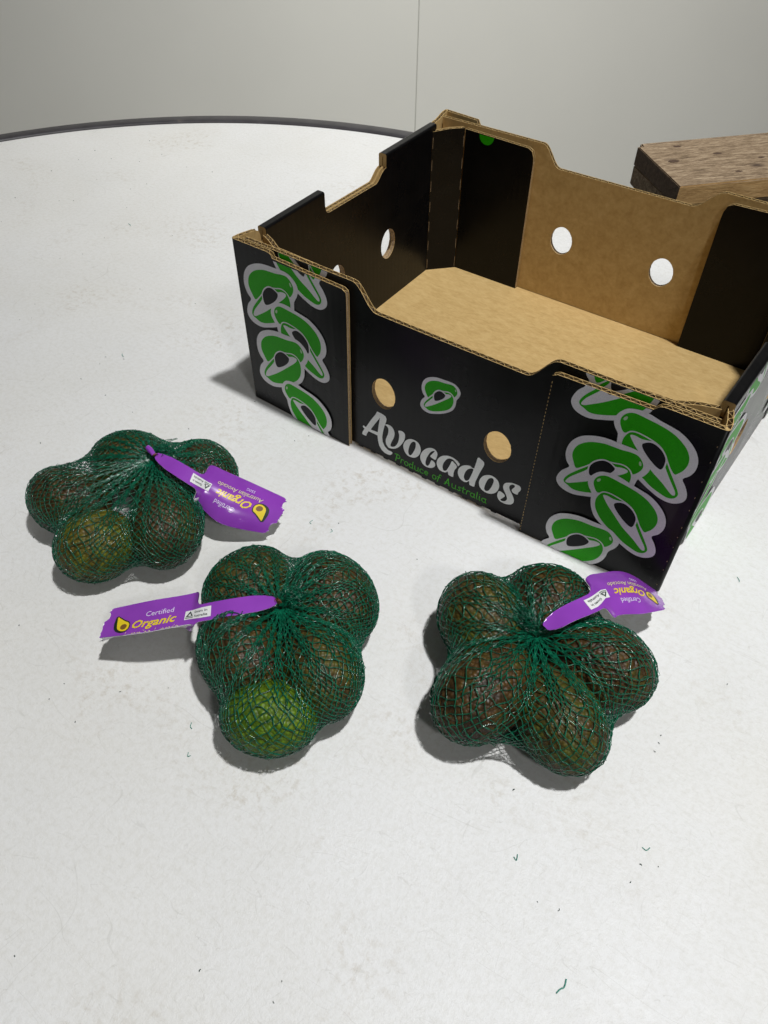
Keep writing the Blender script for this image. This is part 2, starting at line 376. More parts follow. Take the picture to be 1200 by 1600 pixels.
# --- front main wall
topf = [(8, 161)] + scurve(117, 161, 139, 141.5) + scurve(265, 141.5, 287, 161) + [(392, 161)]
bot = [(392, 2.0), (289, 2.0)] + [(284, 2.4), (268, 2.6)]
a = 262.0
while a > 14:
    bot += [(a, 2.8), (a - 1.2, 1.6), (a - 5.0, 1.6), (a - 6.0, 2.9)]; a -= 13.5
bot += [(8, 2.0)]
holeA, holeB = ellipse(147.3, 70.5, 11.6, 14.6), ellipse(253, 69.5, 11.6, 14.6)
front = board('front_wall', topf + bot, (0, 5, 0), (1, 0, 0), (0, -1, 0), crate, [holeA, holeB], tops=[topf], ends=[(8.3, 4, 160), (391.7, 4, 160)])
# --- back main wall, kraft side in
topb = [(8, 161)] + scurve(117, 161, 137, 141.5) + scurve(263, 142, 289, 161, 10) + [(392, 161)]
back = board('back_wall', topb + [(392, 2), (8, 2)], (0, 309, 0), (1, 0, 0), (0, 1, 0), crate,
             [ellipse(151.5, 72.5, 11.4, 14.6), ellipse(254.5, 72.8, 11.4, 14.6)], tops=[topb], ends=[(8.3, 4, 160), (391.7, 4, 160)])

# --- outer corner flaps (folded round from the side walls)
def nicks(edge_a):
    def f(V, F, I, P):
        z = 8
        while z < 150:
            b = len(V); h = 1.4 + rnd.random()
            V.extend([P(edge_a - .25, z, .2), P(edge_a + .25, z, .3), P(edge_a + .3, z + h * .6, .3), P(edge_a - .2, z + h * .6, .2)])
            F.append((b, b + 1, b + 2, b + 3)); I.append(3)
            z += 9 + rnd.random() * 10
    return f
def fold_line(V, F, I, P):
    z = 3.0
    while z < 150:
        b = len(V)
        V.extend([P(286.0, z, .12), P(286.45, z, .12), P(286.45, z + 1.7, .12), P(286.0, z + 1.7, .12)])
        F.append((b, b + 1, b + 2, b + 3)); I.append(2); z += 3.2
flapL_top = [(2.5, 161), (38, 161), (41.5, 160), (42.5, 157), (111, 155), (114.5, 153)]
flapL = board('corner_flap', flapL_top + [(115, 150), (114.6, 0.6), (2.5, 0.6)], (0, 0, 0), (1, 0, 0), (0, -1, 0), crate, tops=[flapL_top], ends=[(114.2, 2, 152)], extra=nicks(3))
flapR_top = [(285.5, 153), (289, 155), (354, 156.5), (357, 160), (360, 161), (397.5, 161)]
flapR = board('corner_flap', flapR_top + [(397.5, 0.6), (285.3, 0.6)], (0, 0, 0), (1, 0, 0), (0, -1, 0), crate, tops=[flapR_top], ends=[(286, 2, 152)], extra=lambda V, F, I, P: (nicks(397)(V, F, I, P), fold_line(V, F, I, P)))
# back corner flaps: lean against the back wall
topbl = [(2, 161), (40, 161), (43, 156), (110, 156.5), (114, 154)]
u = np.array([115, -10.5]); u = u / np.linalg.norm(u)
board('corner_flap', topbl + [(114.5, 1), (2, 1)], (0, 324, 0), (u[0], u[1], 0), (-u[1], u[0], 0), crate, tops=[topbl], ends=[(2.3, 2, 160), (114, 2, 153)])
topbr = [(2, 154), (6, 156.5), (72, 156), (76, 161), (112, 161)]
u2_ = np.array([115, 10.5]); u2_ = u2_ / np.linalg.norm(u2_)
board('corner_flap', topbr + [(112, 1), (2, 1)], (286, 313.5, 0), (u2_[0], u2_[1], 0), (-u2_[1], u2_[0], 0), crate, tops=[topbr], ends=[(2.3, 2, 153)])

# --- side walls: two layers with a hollow between, folded over at the top
def ring_band(V, F, I, y0, y1, xs, flip, ztop=162.2):
    """the folded-over top: an upside-down U section carried from y0 to y1. xs maps 0..14 to x"""
    n = 5; r = 1.9
    outer = [(5.5, 150)] + [(5.5 + r - r * math.cos(math.pi / 2 * k / n), ztop - r + r * math.sin(math.pi / 2 * k / n)) for k in range(n + 1)] + \
            [(14 - r + r * math.sin(math.pi / 2 * k / n), ztop - r + r * math.cos(math.pi / 2 * k / n)) for k in range(n + 1)] + [(14, 150)]
    inner = [(10.2, 150), (10.2, ztop - 3.0), (9.3, ztop - 3.0), (9.3, 150)]
    sec = outer + inner
    for y, last in ((y0, False), (y1, True)):
        pts, tris = tess(sec)
        b = len(V); V.extend((xs(px), y, pz) for px, pz in pts)
        for q in tris: F.append(tuple(b + k for k in q)); I.append(2)
    b = len(V); m_ = len(sec)
    V.extend((xs(px), y0, pz) for px, pz in sec); V.extend((xs(px), y1, pz) for px, pz in sec)
    for k in range(m_):
        F.append((b + k, b + (k + 1) % m_, b + m_ + (k + 1) % m_, b + m_ + k))
        I.append(0 if k < len(outer) - 1 else 1)

def side_wall(name, sgn):
    xs = (lambda q: q) if sgn < 0 else (lambda q: 400 - q)
    nrm = (-1, 0, 0) if sgn < 0 else (1, 0, 0)
    root = None
    notch = [(103, 150), (103.6, 146), (105, 143.2), (108, 142)] + [(180, 140.5)] + scurve(180, 140.5, 196, 150, 6, .8)[1:]
    hs = [ellipse(115, 71.5, 12.2, 15.5), ellipse(200, 71.5, 12.2, 15.5)]
    # outer layer
    out_top = [(2.5, 161), (20, 161), (23, 159.5), (24, 156), (24.2, 150), (103, 150)] + notch[1:] + [(284.6, 150), (284.8, 156), (286, 160), (289, 161), (321, 161)]
    w = board(name, out_top + [(321, .8), (2.5, .8)], (xs(0), 0, 0), (0, 1, 0), nrm, crate, [ellipse(117, 70, 13, 16), ellipse(202, 70, 13, 16)], tops=[[(2.5, 161), (22, 161)], [(288, 161), (321, 161)], [(108, 142), (180, 140.5)]], split=False, side=sgn)
    # inner layer
    in_top = [(28, 150), (103, 150)] + notch[1:] + [(276, 150)]
    inn = board('inner_layer', in_top + [(276, 4), (28, 4)], (xs(14), 0, 0), (0, 1, 0), (-nrm[0], 0, 0), w, hs, tops=[[(108, 142), (180, 140.5)]], split=False)
    # folded-over tops and the rounded outer corners
    for ya, yb in ((26.0, 103.0), (196.0, 283.0)):
        V, F, I = [], [], []
        ring_band(V, F, I, ya, yb, xs, sgn > 0)
        from_bm('folded_top', split_and_warp(V, F, I, False), CARDM, w)
    n = 6; r = 2.5
    for (yc, s2, zt) in ((0, 1, 161), (324, -1, 161)):
        V, F, I = [], [], []; b = 0
        for k in range(n + 1):
            th = math.pi / 2 * k / n
            px = xs(r - r * math.cos(th)); py = yc + s2 * (r - r * math.sin(th))
            V.append((px, py, .8)); V.append((px, py, zt))
        V.append((xs(4), yc + s2 * 4, zt))
        for k in range(n):
            F.append((b + 2 * k, b + 2 * k + 2, b + 2 * k + 3, b + 2 * k + 1)); I.append(0)
            F.append((b + 2 * k + 1, b + 2 * k + 3, len(V) - 1)); I.append(2)
        from_bm('corner_fold', split_and_warp(V, F, I, False), CARDM, w, True)
    return w
lw = side_wall('side_wall', -1)
rw = side_wall('side_wall', 1)

# --- inner corner braces and inner flaps
def fold_ticks(a0):
    def f(V, F, I, P):
        for e in a0:
            z = 8
            while z < 145:
                b = len(V); h = 11
                V.extend([P(e - .18, z, .15), P(e + .18, z, .15), P(e + .18, z + h, .15), P(e - .18, z + h, .15)])
                F.append((b, b + 1, b + 2, b + 3)); I.append(3)
                z += 22
    return f
def brace(p, q, n_hint, par):
    p = np.array(p, float); q = np.array(q, float); d = q - p; L = np.linalg.norm(d); d /= L
    nn = np.array([-d[1], d[0]])
    if nn @ np.array(n_hint) < 0: nn = -nn
    top = [(0, 156.5), (L * .5, 158.5), (L, 158.5)]
    return board('corner_brace', top + [(L, 5), (0, 5)], (p[0], p[1], 0), (d[0], d[1], 0), (nn[0], nn[1], 0), par, tops=[top], split=False, extra=fold_ticks([.6, L - .6]))
brace((14, 276.5), (36.5, 299.5), (1, -1), crate)
brace((14, 27.5), (37, 14.5), (1, 1), crate)
brace((386, 276.5), (363.5, 299.5), (-1, -1), crate)
brace((386, 27.5), (362, 14.5), (-1, 1), crate)
def inner_flap(x0, x1, y, n, right_free, par, hgt=155.5):
    L = x1 - x0
    if right_free:
        top = [(0, hgt + 2), (L - 7, hgt), (L - 2.5, hgt - 2.5), (L - .5, hgt - 8)]; ol = top + [(L, hgt - 14), (L, 5), (0, 5)]; e = [(L - .5, 6, hgt - 12)]
    else:
        top = [(0.5, hgt - 8), (2.5, hgt - 2.5), (7, hgt), (L, hgt + 2)]; ol = top + [(L, 5), (0, 5), (0, hgt - 14)]; e = [(.5, 6, hgt - 12)]
    return board('inner_flap', ol, (x0, y, 0), (1, 0, 0), (0, n, 0), par, tops=[top], ends=e)
ifl = inner_flap(37, 112, 300, -1, True, crate)
inner_flap(291.5, 363, 300, -1, False, crate)
inner_flap(37, 112, 14, 1, True, crate, 156.5)
inner_flap(288, 362, 14, 1, False, crate, 156.5)
# --- floor of the crate
fl = [(14, 28), (37, 14), (362, 14), (386, 28), (386, 276), (363, 300), (291, 300.5), (291, 304.5), (112, 304.5), (112, 300.5), (37, 300), (14, 276)]
pts, tris = tess(fl)
V = [(x, y, 6) for x, y in pts] + [(x, y, 2) for x, y in pts]
nF = len(pts)
F = list(tris) + [tuple(nF + k for k in t[::-1]) for t in tris] + [(k, (k + 1) % nF, nF + (k + 1) % nF, nF + k) for k in range(nF)]
from_bm('crate_floor', split_and_warp(V, F, [1] * len(F), True), CARDM, crate)

# ------------------------------------------------------------------ flat print
PM = [PGREY, PGREEN, PBLACK, PSHINE, PWHITE, PSMALL]
def offset_poly(P, d):
    n = len(P); out = []
    s = 1 if area2(P) > 0 else -1
    for i in range(n):
        a, b, c = P[i - 1], P[i], P[(i + 1) % n]
        tx, ty = c[0] - a[0], c[1] - a[1]; L = math.hypot(tx, ty) + 1e-9
        out.append((b[0] + s * ty / L * d, b[1] - s * tx / L * d))
    return out

def print_obj(name, polys, y0, parent, lift0=0.05, frame=None, step=10.0, side=0):
    """polys: list of (outline, holes, material, layer)"""
    V, F, I = [], [], []
    for outline, holes, mi, lay in polys:
        if len(outline) < 3: continue
        pts, tris = tess(outline, holes)
        b = len(V); h = lift0 + lay * 0.035
        if frame: V.extend(frame(a, z, h) for a, z in pts)
        else: V.extend((a, y0 - h, z) for a, z in pts)
        for t in tris: F.append(tuple(b + k for k in t)); I.append(mi)
    return from_bm(name, split_and_warp(V, F, I, frame is None, step, side), PM, parent)

def place(poly, tr, flip=False):
    re, im, tx, tz = tr
    out = []
    for a, z in poly:
        out.append((re * a - im * z + tx, im * a + re * z + tz))
    return out

def motif(kind, tr, lay, clips):
    M = MOTIF_A if kind == 'A' else MOTIF_B
    g = {k: place(cr(v, 3), tr) for k, v in M.items()}
    half = g['half']; rim = offset_poly(half, 1.0); pitrim = offset_poly(g['pit'], 1.1)
    seq = [(g['outer'], 0), (g['cap'], 1), (rim, 0), (pitrim, 0), (half, 1), (g['flesh'], 0), (pitrim, 0), (g['pit'], 2), (g['shine'], 3)]
    out = []
    for k, (P, mi) in enumerate(seq):
        for (ax, val, less) in clips: P = clip(P, ax, val, less)
        if len(P) > 2 and abs(area2(P)) > .05: out.append((P, [], mi, lay + k))
    return out
for key, par, x0, x1, yb in (('l', flapL, 2.5, 114.6, 0), ('r', flapR, 285.4, 397.3, 0)):
    for k, (kd, *tr) in enumerate(PLACE[key]):
        if key == 'l': cl = [(0, x0, False), (0, x1, True), (1, 0.8, False), (1, 155.2, True)]
        else: cl = [(0, x0, False), (0, x1, True), (1, 0.8, False), (1, 155.8, True)]
        print_obj('avocado_print', motif(kd, tr, k * 9, cl), 0, par, 0.06)
    for k in (0, 1):
        kd, *tr = PLACE[key][k]
        P = motif(kd, tr, k * 9, [(0, 45 if key == 'l' else 290, False), (0, 112 if key == 'l' else 356, True), (1, 150, False), (1, 160.6, True)])
        if P: print_obj('avocado_print', P, 5, front, 0.06)
print_obj('avocado_print', motif('A', PLACE['logo'][0][1:], 0, []), 5, front, 0.06)
for k, nm in enumerate('A v o c a d o2 s'.split()):
    L = LETTERS[nm]
    o = print_obj('letter', [(cr(L[0], 2) if nm != 'A' else L[0], [cr(h, 2) if nm != 'A' else h for h in L[1:]], 4, 0)], 5, front, 0.07 + 0.01 * k)

# small green line, drawn with a round brush
def arc(cx, cy, rx, ry, a0, a1, n=10):
    return [(cx + rx * math.cos(math.radians(a0 + (a1 - a0) * k / n)), cy + ry * math.sin(math.radians(a0 + (a1 - a0) * k / n))) for k in range(n + 1)]
G = {
 'P': (.62, [[(.12, 0), (.2, .5), (.28, .98)], [(.02, .9)] + arc(.3, .72, .3, .27, 110, -95)]),
 'r': (.46, [[(.1, 0), (.16, .58)], arc(.33, .42, .16, .17, 170, 40)]),
 'o': (.55, [arc(.27, .29, .2, .28, 0, 360, 14)]),
 'd': (.6, [arc(.26, .28, .2, .27, 20, 340, 14), [(.46, .98), (.42, .5), (.42, .05), (.52, 0)]]),
 'u': (.6, [[(.08, .58), (.08, .2)] + arc(.26, .17, .18, .17, 180, 340), [(.46, .58), (.44, .1), (.54, 0)]]),
 'c': (.5, [arc(.28, .29, .22, .28, 50, 320, 12)]),
 'e': (.52, [[(.08, .3), (.44, .36)] + arc(.27, .32, .18, .26, 10, 320, 14)]),
 'f': (.42, [[(.08, -.12), (.18, .5), (.24, .8)] + arc(.36, .78, .12, .2, 170, 40, 6), [(.03, .56), (.38, .58)]]),
 'A': (.78, [[(.02, .06), (.12, .03), (.42, .98), (.56, .02)], [(.1, .32), (.54, .34)]]),
 's': (.48, [[(.4, .5), (.28, .58), (.14, .46), (.3, .3), (.36, .14), (.22, .01), (.06, .08)]]),
 't': (.42, [[(.2, .85), (.16, .3)] + arc(.27, .14, .12, .13, 170, 300, 6), [(.02, .58), (.4, .6)]]),
 'a': (.6, [arc(.27, .28, .2, .27, 20, 340, 14), [(.46, .58), (.44, .1), (.55, 0)]]),
 'l': (.28, [[(.12, .98), (.1, .1), (.2, 0)]]),
 'i': (.28, [[(.1, .58), (.1, .1), (.2, 0)], [(.11, .78), (.12, .82)]]),
 ' ': (.36, []),
}
def brush(line, w):
    """outline of a thick stroke as a list of quads"""
    out = []
    for a, b in zip(line[:-1], line[1:]):
        dx, dy = b[0] - a[0], b[1] - a[1]; L = math.hypot(dx, dy) + 1e-9
        nx, ny = -dy / L * w, dx / L * w; ex, ey = dx / L * w * .5, dy / L * w * .5
        out.append([(a[0] + nx - ex, a[1] + ny - ey), (a[0] - nx - ex, a[1] - ny - ey), (b[0] - nx + ex, b[1] - ny + ey), (b[0] + nx + ex, b[1] + ny + ey)])
    return out
def brush_text(txt, x0, x1, z0, z1, cap):
    tot = sum(G[ch][0] for ch in txt)
    sx = (x1 - x0) / tot; polys = []; cx = 0; lay = 0
    for ch in txt:
        for st in G[ch][1]:
            pl = [((cx + p[0]) * sx + x0, p[1]) for p in st]
            pl = [(a, z0 + (z1 - z0) * (a - x0) / (x1 - x0) + b * cap) for a, b in pl]
            for q in brush(pl, .36 if ch not in 'PA' else .42):
                polys.append((q, [], 5, (lay % 6) * .3)); lay += 1
        cx += G[ch][0]
    return polys
print_obj('small_lettering', brush_text('Produce of Australia', 160.6, 252.0, 5.9, 7.8, 8.0), 5, front, 0.06)
# green mark at the top of the rear inner flap
print_obj('green_mark', [([(60.5 + 8 * math.cos(-math.pi * k / 16), 156 + 8.5 * math.sin(-math.pi * k / 16)) for k in range(17)], [], 1, 0)], 300, ifl, 0.1)
# the same print runs round the right side wall
for col in range(2):
    for k, (kd, *tr) in enumerate(PLACE['l']):
        yo = 8 + col * 190
        P = motif(kd, tr, k * 9, [(0, 3, False), (0, 112, True), (1, 1.5, False), (1, 140 if col else 158, True)])
        if P: print_obj('avocado_print', P, 0, rw, 0.06, frame=lambda a, z, h, yo=yo: (400 + h, yo + a, z), side=1)

# ------------------------------------------------------------------ avocados
KNOT = [(28.5, -144.3, 47), (201.5, -195.0, 46), (350.5, -115.5, 44)]
def m_avocado(name, c1, c2, c3, bias=0.0):
    mt, nt, b = newmat(name)
    v = objcoord(nt)
    big = noise(nt, v, 38, 4, 0.6, 0.5)
    big = math_(nt, 'ADD', big, bias)
    r = ramp(nt, big, [(0.34, c1), (0.5, c2), (0.66, c3)])
    vor = nd(nt, 'ShaderNodeTexVoronoi', Scale=360.0); nt.links.new(v, vor.inputs['Vector'])
    dots = ramp(nt, vor.outputs['Distance'], [(0.05, (1.5, 1.45, 1.2)), (0.45, (0.85, 0.85, 0.85)), (0.8, (0.45, 0.45, 0.45))])
    c = mixc(nt, 0.75, r.outputs[0], dots.outputs[0], 'MULTIPLY')
    nt.links.new(c, b.inputs['Base Color'])
    inv = math_(nt, 'SUBTRACT', 1.0, vor.outputs['Distance'])
    h = math_(nt, 'ADD', inv, math_(nt, 'MULTIPLY', noise(nt, v, 120, 3), 0.8))
    bump(nt, h, b, 0.9, 0.0011)
    rr = ramp(nt, noise(nt, v, 90, 2), [(0.3, (0.36,) * 3), (0.7, (0.58,) * 3)])
    nt.links.new(rr.outputs[0], b.inputs['Roughness'])
    b.inputs['Specular IOR Level'].default_value = 0.32
    return mt
AV = {
 'dark': m_avocado('skin_dark_brown', (0.026, 0.014, 0.005), (0.075, 0.038, 0.009), (0.066, 0.060, 0.009)),
 'olive': m_avocado('skin_olive', (0.065, 0.032, 0.010), (0.080, 0.063, 0.011), (0.075, 0.090, 0.010)),
 'green': m_avocado('skin_bright_green', (0.055, 0.095, 0.005), (0.085, 0.165, 0.006), (0.125, 0.20, 0.008), 0.06),
 'yellow': m_avocado('skin_yellow_green', (0.085, 0.042, 0.010), (0.125, 0.105, 0.010), (0.15, 0.165, 0.012), 0.02),
}
def neck_dir(b, k):
    """unit direction from a fruit towards the knot side of its bag, and how far its stem end reaches that way"""
    cx = sum(f[0] for f in FRUIT[b]) / 5 * .6 + KNOT[b][0] * .4; cy = sum(f[1] for f in FRUIT[b]) / 5 * .6 + KNOT[b][1] * .4
    x, y, z, a_, b_, yw = FRUIT[b][k]
    d = np.array([cx - x, cy - y, 0.0]); L = np.linalg.norm(d); d = d / L
    l = np.array([math.cos(yw) * d[0] + math.sin(yw) * d[1], -math.sin(yw) * d[0] + math.cos(yw) * d[1], 0.0])
    R0 = 1 / math.sqrt((l[0] / a_) ** 2 + (l[1] / b_) ** 2)
    amt = min(max((L - 5.0) / R0 - 1, 0.0), 0.10 if (b, k) in ((1, 4), (0, 3)) else 0.33)
    return l, amt
def fruit_radius(u, a, b, l, amt):
    R0 = 1 / np.sqrt((u[..., 0] / a) ** 2 + (u[..., 1] / b) ** 2 + (u[..., 2] / b) ** 2)
    dt = np.clip(u[..., 0] * l[0] + u[..., 1] * l[1] + u[..., 2] * l[2], 0, 1)
    return R0 * (1 + amt * dt ** 3)
def avocado_mesh(a, b, seed, l, amt):
    nu, nv = 48, 30
    rr = random.Random(seed); ph = [rr.random() * 6.28 for _ in range(6)]
    V, F = [], []
    ax = np.array(l); t1 = np.array([-ax[1], ax[0], 0.0]); t2 = np.array([0, 0, 1.0])
    for i in range(nv + 1):
        t = math.pi * i / nv
        for j in range(nu):
            p = 2 * math.pi * j / nu
            u = ax * math.cos(t) + (t1 * math.cos(p) + t2 * math.sin(p)) * math.sin(t)
            r = float(fruit_radius(u, a, b, l, amt)) * (1 + 0.012 * math.sin(2 * p + ph[0]) * math.sin(t) + 0.01 * math.sin(3 * t + ph[1]))
            if i == 0: r *= .985
            V.append(tuple(u * r * MM))
    for i in range(nv):
        for j in range(nu):
            F.append((i * nu + j, i * nu + (j + 1) % nu, (i + 1) * nu + (j + 1) % nu, (i + 1) * nu + j))
    return V, F
KINDS = [['olive', 'dark', 'dark', 'yellow', 'dark'], ['olive', 'dark', 'dark', 'olive', 'green'], ['olive', 'dark', 'dark', 'dark', 'olive']]
ALAB = [
 ['dark green avocado at the top of the left net bag behind its knot', 'small dark avocado at the right of the left net bag, partly under the purple tag',
  'brownish avocado at the far left of the left net bag', 'yellow-green avocado at the bottom of the left net bag', 'dark reddish-brown avocado in the left net bag beside its tag'],
 ['olive brown avocado above the purple strap of the middle net bag', 'big dark brown avocado at the upper right of the middle net bag',
  'brown avocado below the purple strap of the middle net bag', 'olive avocado at the lower right of the middle net bag', 'bright green avocado at the bottom of the middle net bag'],
 ['olive green avocado at the upper left of the right net bag', 'dark avocado at the top of the right net bag, nearest the crate',
  'brown avocado at the right of the right net bag below its tag', 'large dark brown avocado at the lower left of the right net bag', 'olive brown avocado at the bottom of the right net bag']]
for b in range(3):
    for k in range(5):
        x, y, z, a_, b_, yw = FRUIT[b][k]
        l_, amt_ = neck_dir(b, k)
        V, F = avocado_mesh(a_ - .8, b_ - .8, b * 7 + k, l_, amt_)
        me = mesh('avocado', V, F, [AV[KINDS[b][k]]], smooth=True)
        o = link('avocado', me)
        o.location = (x * MM, y * MM, (z - 0.4) * MM)
        o.rotation_euler = (0, 0, yw)
        tag(o, ALAB[b][k], 'avocado', 'avocados in the three net bags')

# ------------------------------------------------------------------ netting
def m_net(name, col, rough):
    mt, nt, b = newmat(name)
    v = objcoord(nt)
    r = ramp(nt, noise(nt, v, 350, 2), [(0.35, tuple(c * .55 for c in col)), (0.7, tuple(min(1, c * 1.6) for c in col))])
    nt.links.new(r.outputs[0], b.inputs['Base Color'])
    b.inputs['Roughness'].default_value = rough
    b.inputs['Specular IOR Level'].default_value = 0.7
    b.inputs['Transmission Weight'].default_value = 0.12
    return mt
NET = m_net('green_net_plastic', (0.003, 0.11, 0.056), 0.18)

def tubes(paths, rad, name, mat, parent, sides=4):
    """many little strands as one mesh"""
    V, F = [], []
    for P, r in zip(paths, rad):
        P = np.asarray(P, float); n = len(P)
        T = np.gradient(P, axis=0); T /= (np.linalg.norm(T, axis=1)[:, None] + 1e-9)
        ref = np.array([0.3, 0.2, 1.0]); A = np.cross(T, ref); A /= (np.linalg.norm(A, axis=1)[:, None] + 1e-9)
        B = np.cross(T, A)
        b = len(V)
        for i in range(n):
            for s in range(sides):
                an = 2 * math.pi * s / sides
                V.append((P[i] + r * (math.cos(an) * A[i] + math.sin(an) * B[i])) * MM)
        for i in range(n - 1):
            for s in range(sides):
                s2 = (s + 1) % sides
                F.append((b + i * sides + s, b + i * sides + s2, b + (i + 1) * sides + s2, b + (i + 1) * sides + s))
    me = mesh(name, V, F, [mat], smooth=True)
    return link(name, me, parent)

def net_sim(fruit, K, N, M, seed):
    rg = np.random.default_rng(seed)
    fr = np.array([f[:6] for f in fruit])
    C = np.array([fr[:, 0].mean(), fr[:, 1].mean()])
    X = np.zeros((M + 1, N, 3))
    jit = rg.normal(0, .25, N)
    for j in range(M + 1):
        phi = math.radians(3 + 165 * j / M)
        for i in range(N):
            th = 2 * math.pi * (i + 0.5 * (j % 2) + jit[i] * .5) / N
            w = math.sin(phi)
            t = max(0.0, 1 - j / (M * .45))
            c = C * (1 - t) + np.array(K[:2]) * t
            X[j, i] = (c[0] + 88 * w * math.cos(th), c[1] + 88 * w * math.sin(th), 34 + 40 * math.cos(phi))
    th = 2 * math.pi * np.arange(N) / N
    X[0] = np.stack([K[0] + 2.4 * np.cos(th), K[1] + 2.4 * np.sin(th), np.full(N, K[2])], 1)
    X[M] = np.stack([C[0] + 36 * np.cos(th), C[1] + 36 * np.sin(th), np.full(N, 1.0)], 1)
    w = 0.35 + 1.3 * rg.random((M, N, 2)) ** 1.5
    grp = np.zeros(N, int); i = 0
    while i < N:
        n_ = int(rg.integers(2, 6)); grp[i:i + n_] = min(i + n_ // 2, N - 1); i += n_
    def nb(j):
        return (-1, 0) if j % 2 == 0 else (0, 1)
    for it in range(700):
        acc = np.zeros_like(X); sw = np.zeros((M + 1, N, 1))
        for par in (0, 1):
            js = np.arange(par, M, 2)
            for q, d in enumerate(nb(par)):
                B = np.roll(X[js + 1], -d, axis=1)
                ww = w[js][:, :, q:q + 1]
                acc[js] += ww * B; sw[js] += ww
                acc[js + 1] += np.roll(ww * X[js], d, axis=1); sw[js + 1] += np.roll(ww, d, axis=1)
        Y = X.copy()
        Y[1:M] = X[1:M] + 0.9 * (acc[1:M] / sw[1:M] - X[1:M])
        for (fx, fy, fz, a, b, yw, nl, amt) in fruit:
            cs, sn = math.cos(yw), math.sin(yw)
            def loc(P):
                dx = P[..., 0] - fx; dy = P[..., 1] - fy; dz = P[..., 2] - fz
                L_ = np.stack([cs * dx + sn * dy, -sn * dx + cs * dy, dz], -1)
                n_ = np.linalg.norm(L_, axis=-1) + 1e-9
                return L_ / n_[..., None], n_
            u, n1 = loc(Y); r = n1 / (fruit_radius(u, a, b, nl, amt) + .35)
            ins = r < 1.0
            uo, n0 = loc(X); ro = n0 / (fruit_radius(uo, a, b, nl, amt) + .35)
            # friction: a strand that touches the fruit hardly slides
            held = ins & (ro < 1.015)
            u = np.where(held[..., None], uo * .86 + u * .14, u)
            u = u / (np.linalg.norm(u, axis=-1)[..., None] + 1e-9)
            rr_ = fruit_radius(u, a, b, nl, amt) + .35
            nx = u[..., 0] * rr_; ny = u[..., 1] * rr_
            Yn = np.stack([fx + cs * nx - sn * ny, fy + sn * nx + cs * ny, fz + u[..., 2] * rr_], -1)
            Y = np.where(ins[..., None], Yn, Y)
        Y[..., 2] = np.maximum(Y[..., 2], 0.6)
        Y[0] = X[0]; Y[M] = X[M]
        X = Y
    # near the knot the strands bunch into ropes with dark gaps between them
    for j in range(1, int(M * .5)):
        s = .56 * (1 - j / (M * .5)) ** .7
        off = 0.0
        G_ = X[j].copy()
        for i in range(N):
            g = (grp[i]) % N
            X[j, i] = G_[i] + s * (G_[g] - G_[i])
    return X, nb

def tri_paths(X, nb, M, N, rg):
    paths, rad = [], []
    for j in range(M):
        for i in range(N):
            for d in nb(j % 2):
                a = X[j, i]; b = X[j + 1, (i + d) % N]
                L = np.linalg.norm(b - a)
                mid = (a + b) / 2 + rg.normal(0, .06, 3) * min(L, 6)
                mid[2] = max(mid[2], .6)
                paths.append([a, mid, b]); rad.append(0.27 + 0.17 * rg.random())
                if rg.random() > .32: continue
                mid2 = (a + b) / 2 + rg.normal(0, .14, 3) * min(L, 6)
                mid2[2] = max(mid2[2], .6)
                paths.append([a, mid2, b]); rad.append(0.16 + 0.10 * rg.random())
    return paths, rad

# ------------------------------------------------------------------ purple tags
def m_tag():
    mt, nt, b = newmat('purple_tag_film')
    v = objcoord(nt)
    r = ramp(nt, noise(nt, v, 40, 3), [(0.3, (0.25, 0.045, 0.43)), (0.7, (0.30, 0.06, 0.50))])
    nt.links.new(r.outputs[0], b.inputs['Base Color'])
    b.inputs['Roughness'].default_value = 0.22
    b.inputs['Coat Weight'].default_value = 0.4
    b.inputs['Coat Roughness'].default_value = 0.12
    b.inputs['Specular IOR Level'].default_value = 0.6
    bump(nt, noise(nt, v, 50, 2, 0.5, .6), b, 0.15, 0.001)
    return mt
TP = m_tag()
TWH = plain('tag_white_back', (0.72, 0.71, 0.74), 0.4)
TYEL = plain('tag_yellow', (0.80, 0.60, 0.02), 0.4)
TPY = plain('tag_pale_yellow', (0.72, 0.66, 0.34), 0.4)
TLIL = plain('tag_white_ink', (0.74, 0.66, 0.86), 0.4)
TDK = plain('tag_dark_green', (0.012, 0.025, 0.012), 0.4)
TBR = plain('tag_pit_brown', (0.20, 0.10, 0.02), 0.4)
TST = plain('sticker_white', (0.78, 0.78, 0.78), 0.4)
TINK = plain('sticker_ink', (0.03, 0.045, 0.04), 0.5)
CLIP = plain('clip_copper', (0.30, 0.11, 0.05), 0.45, 0.5, 0.2)
US = np.array([0, 25, 43, 51, 82, 117.0])

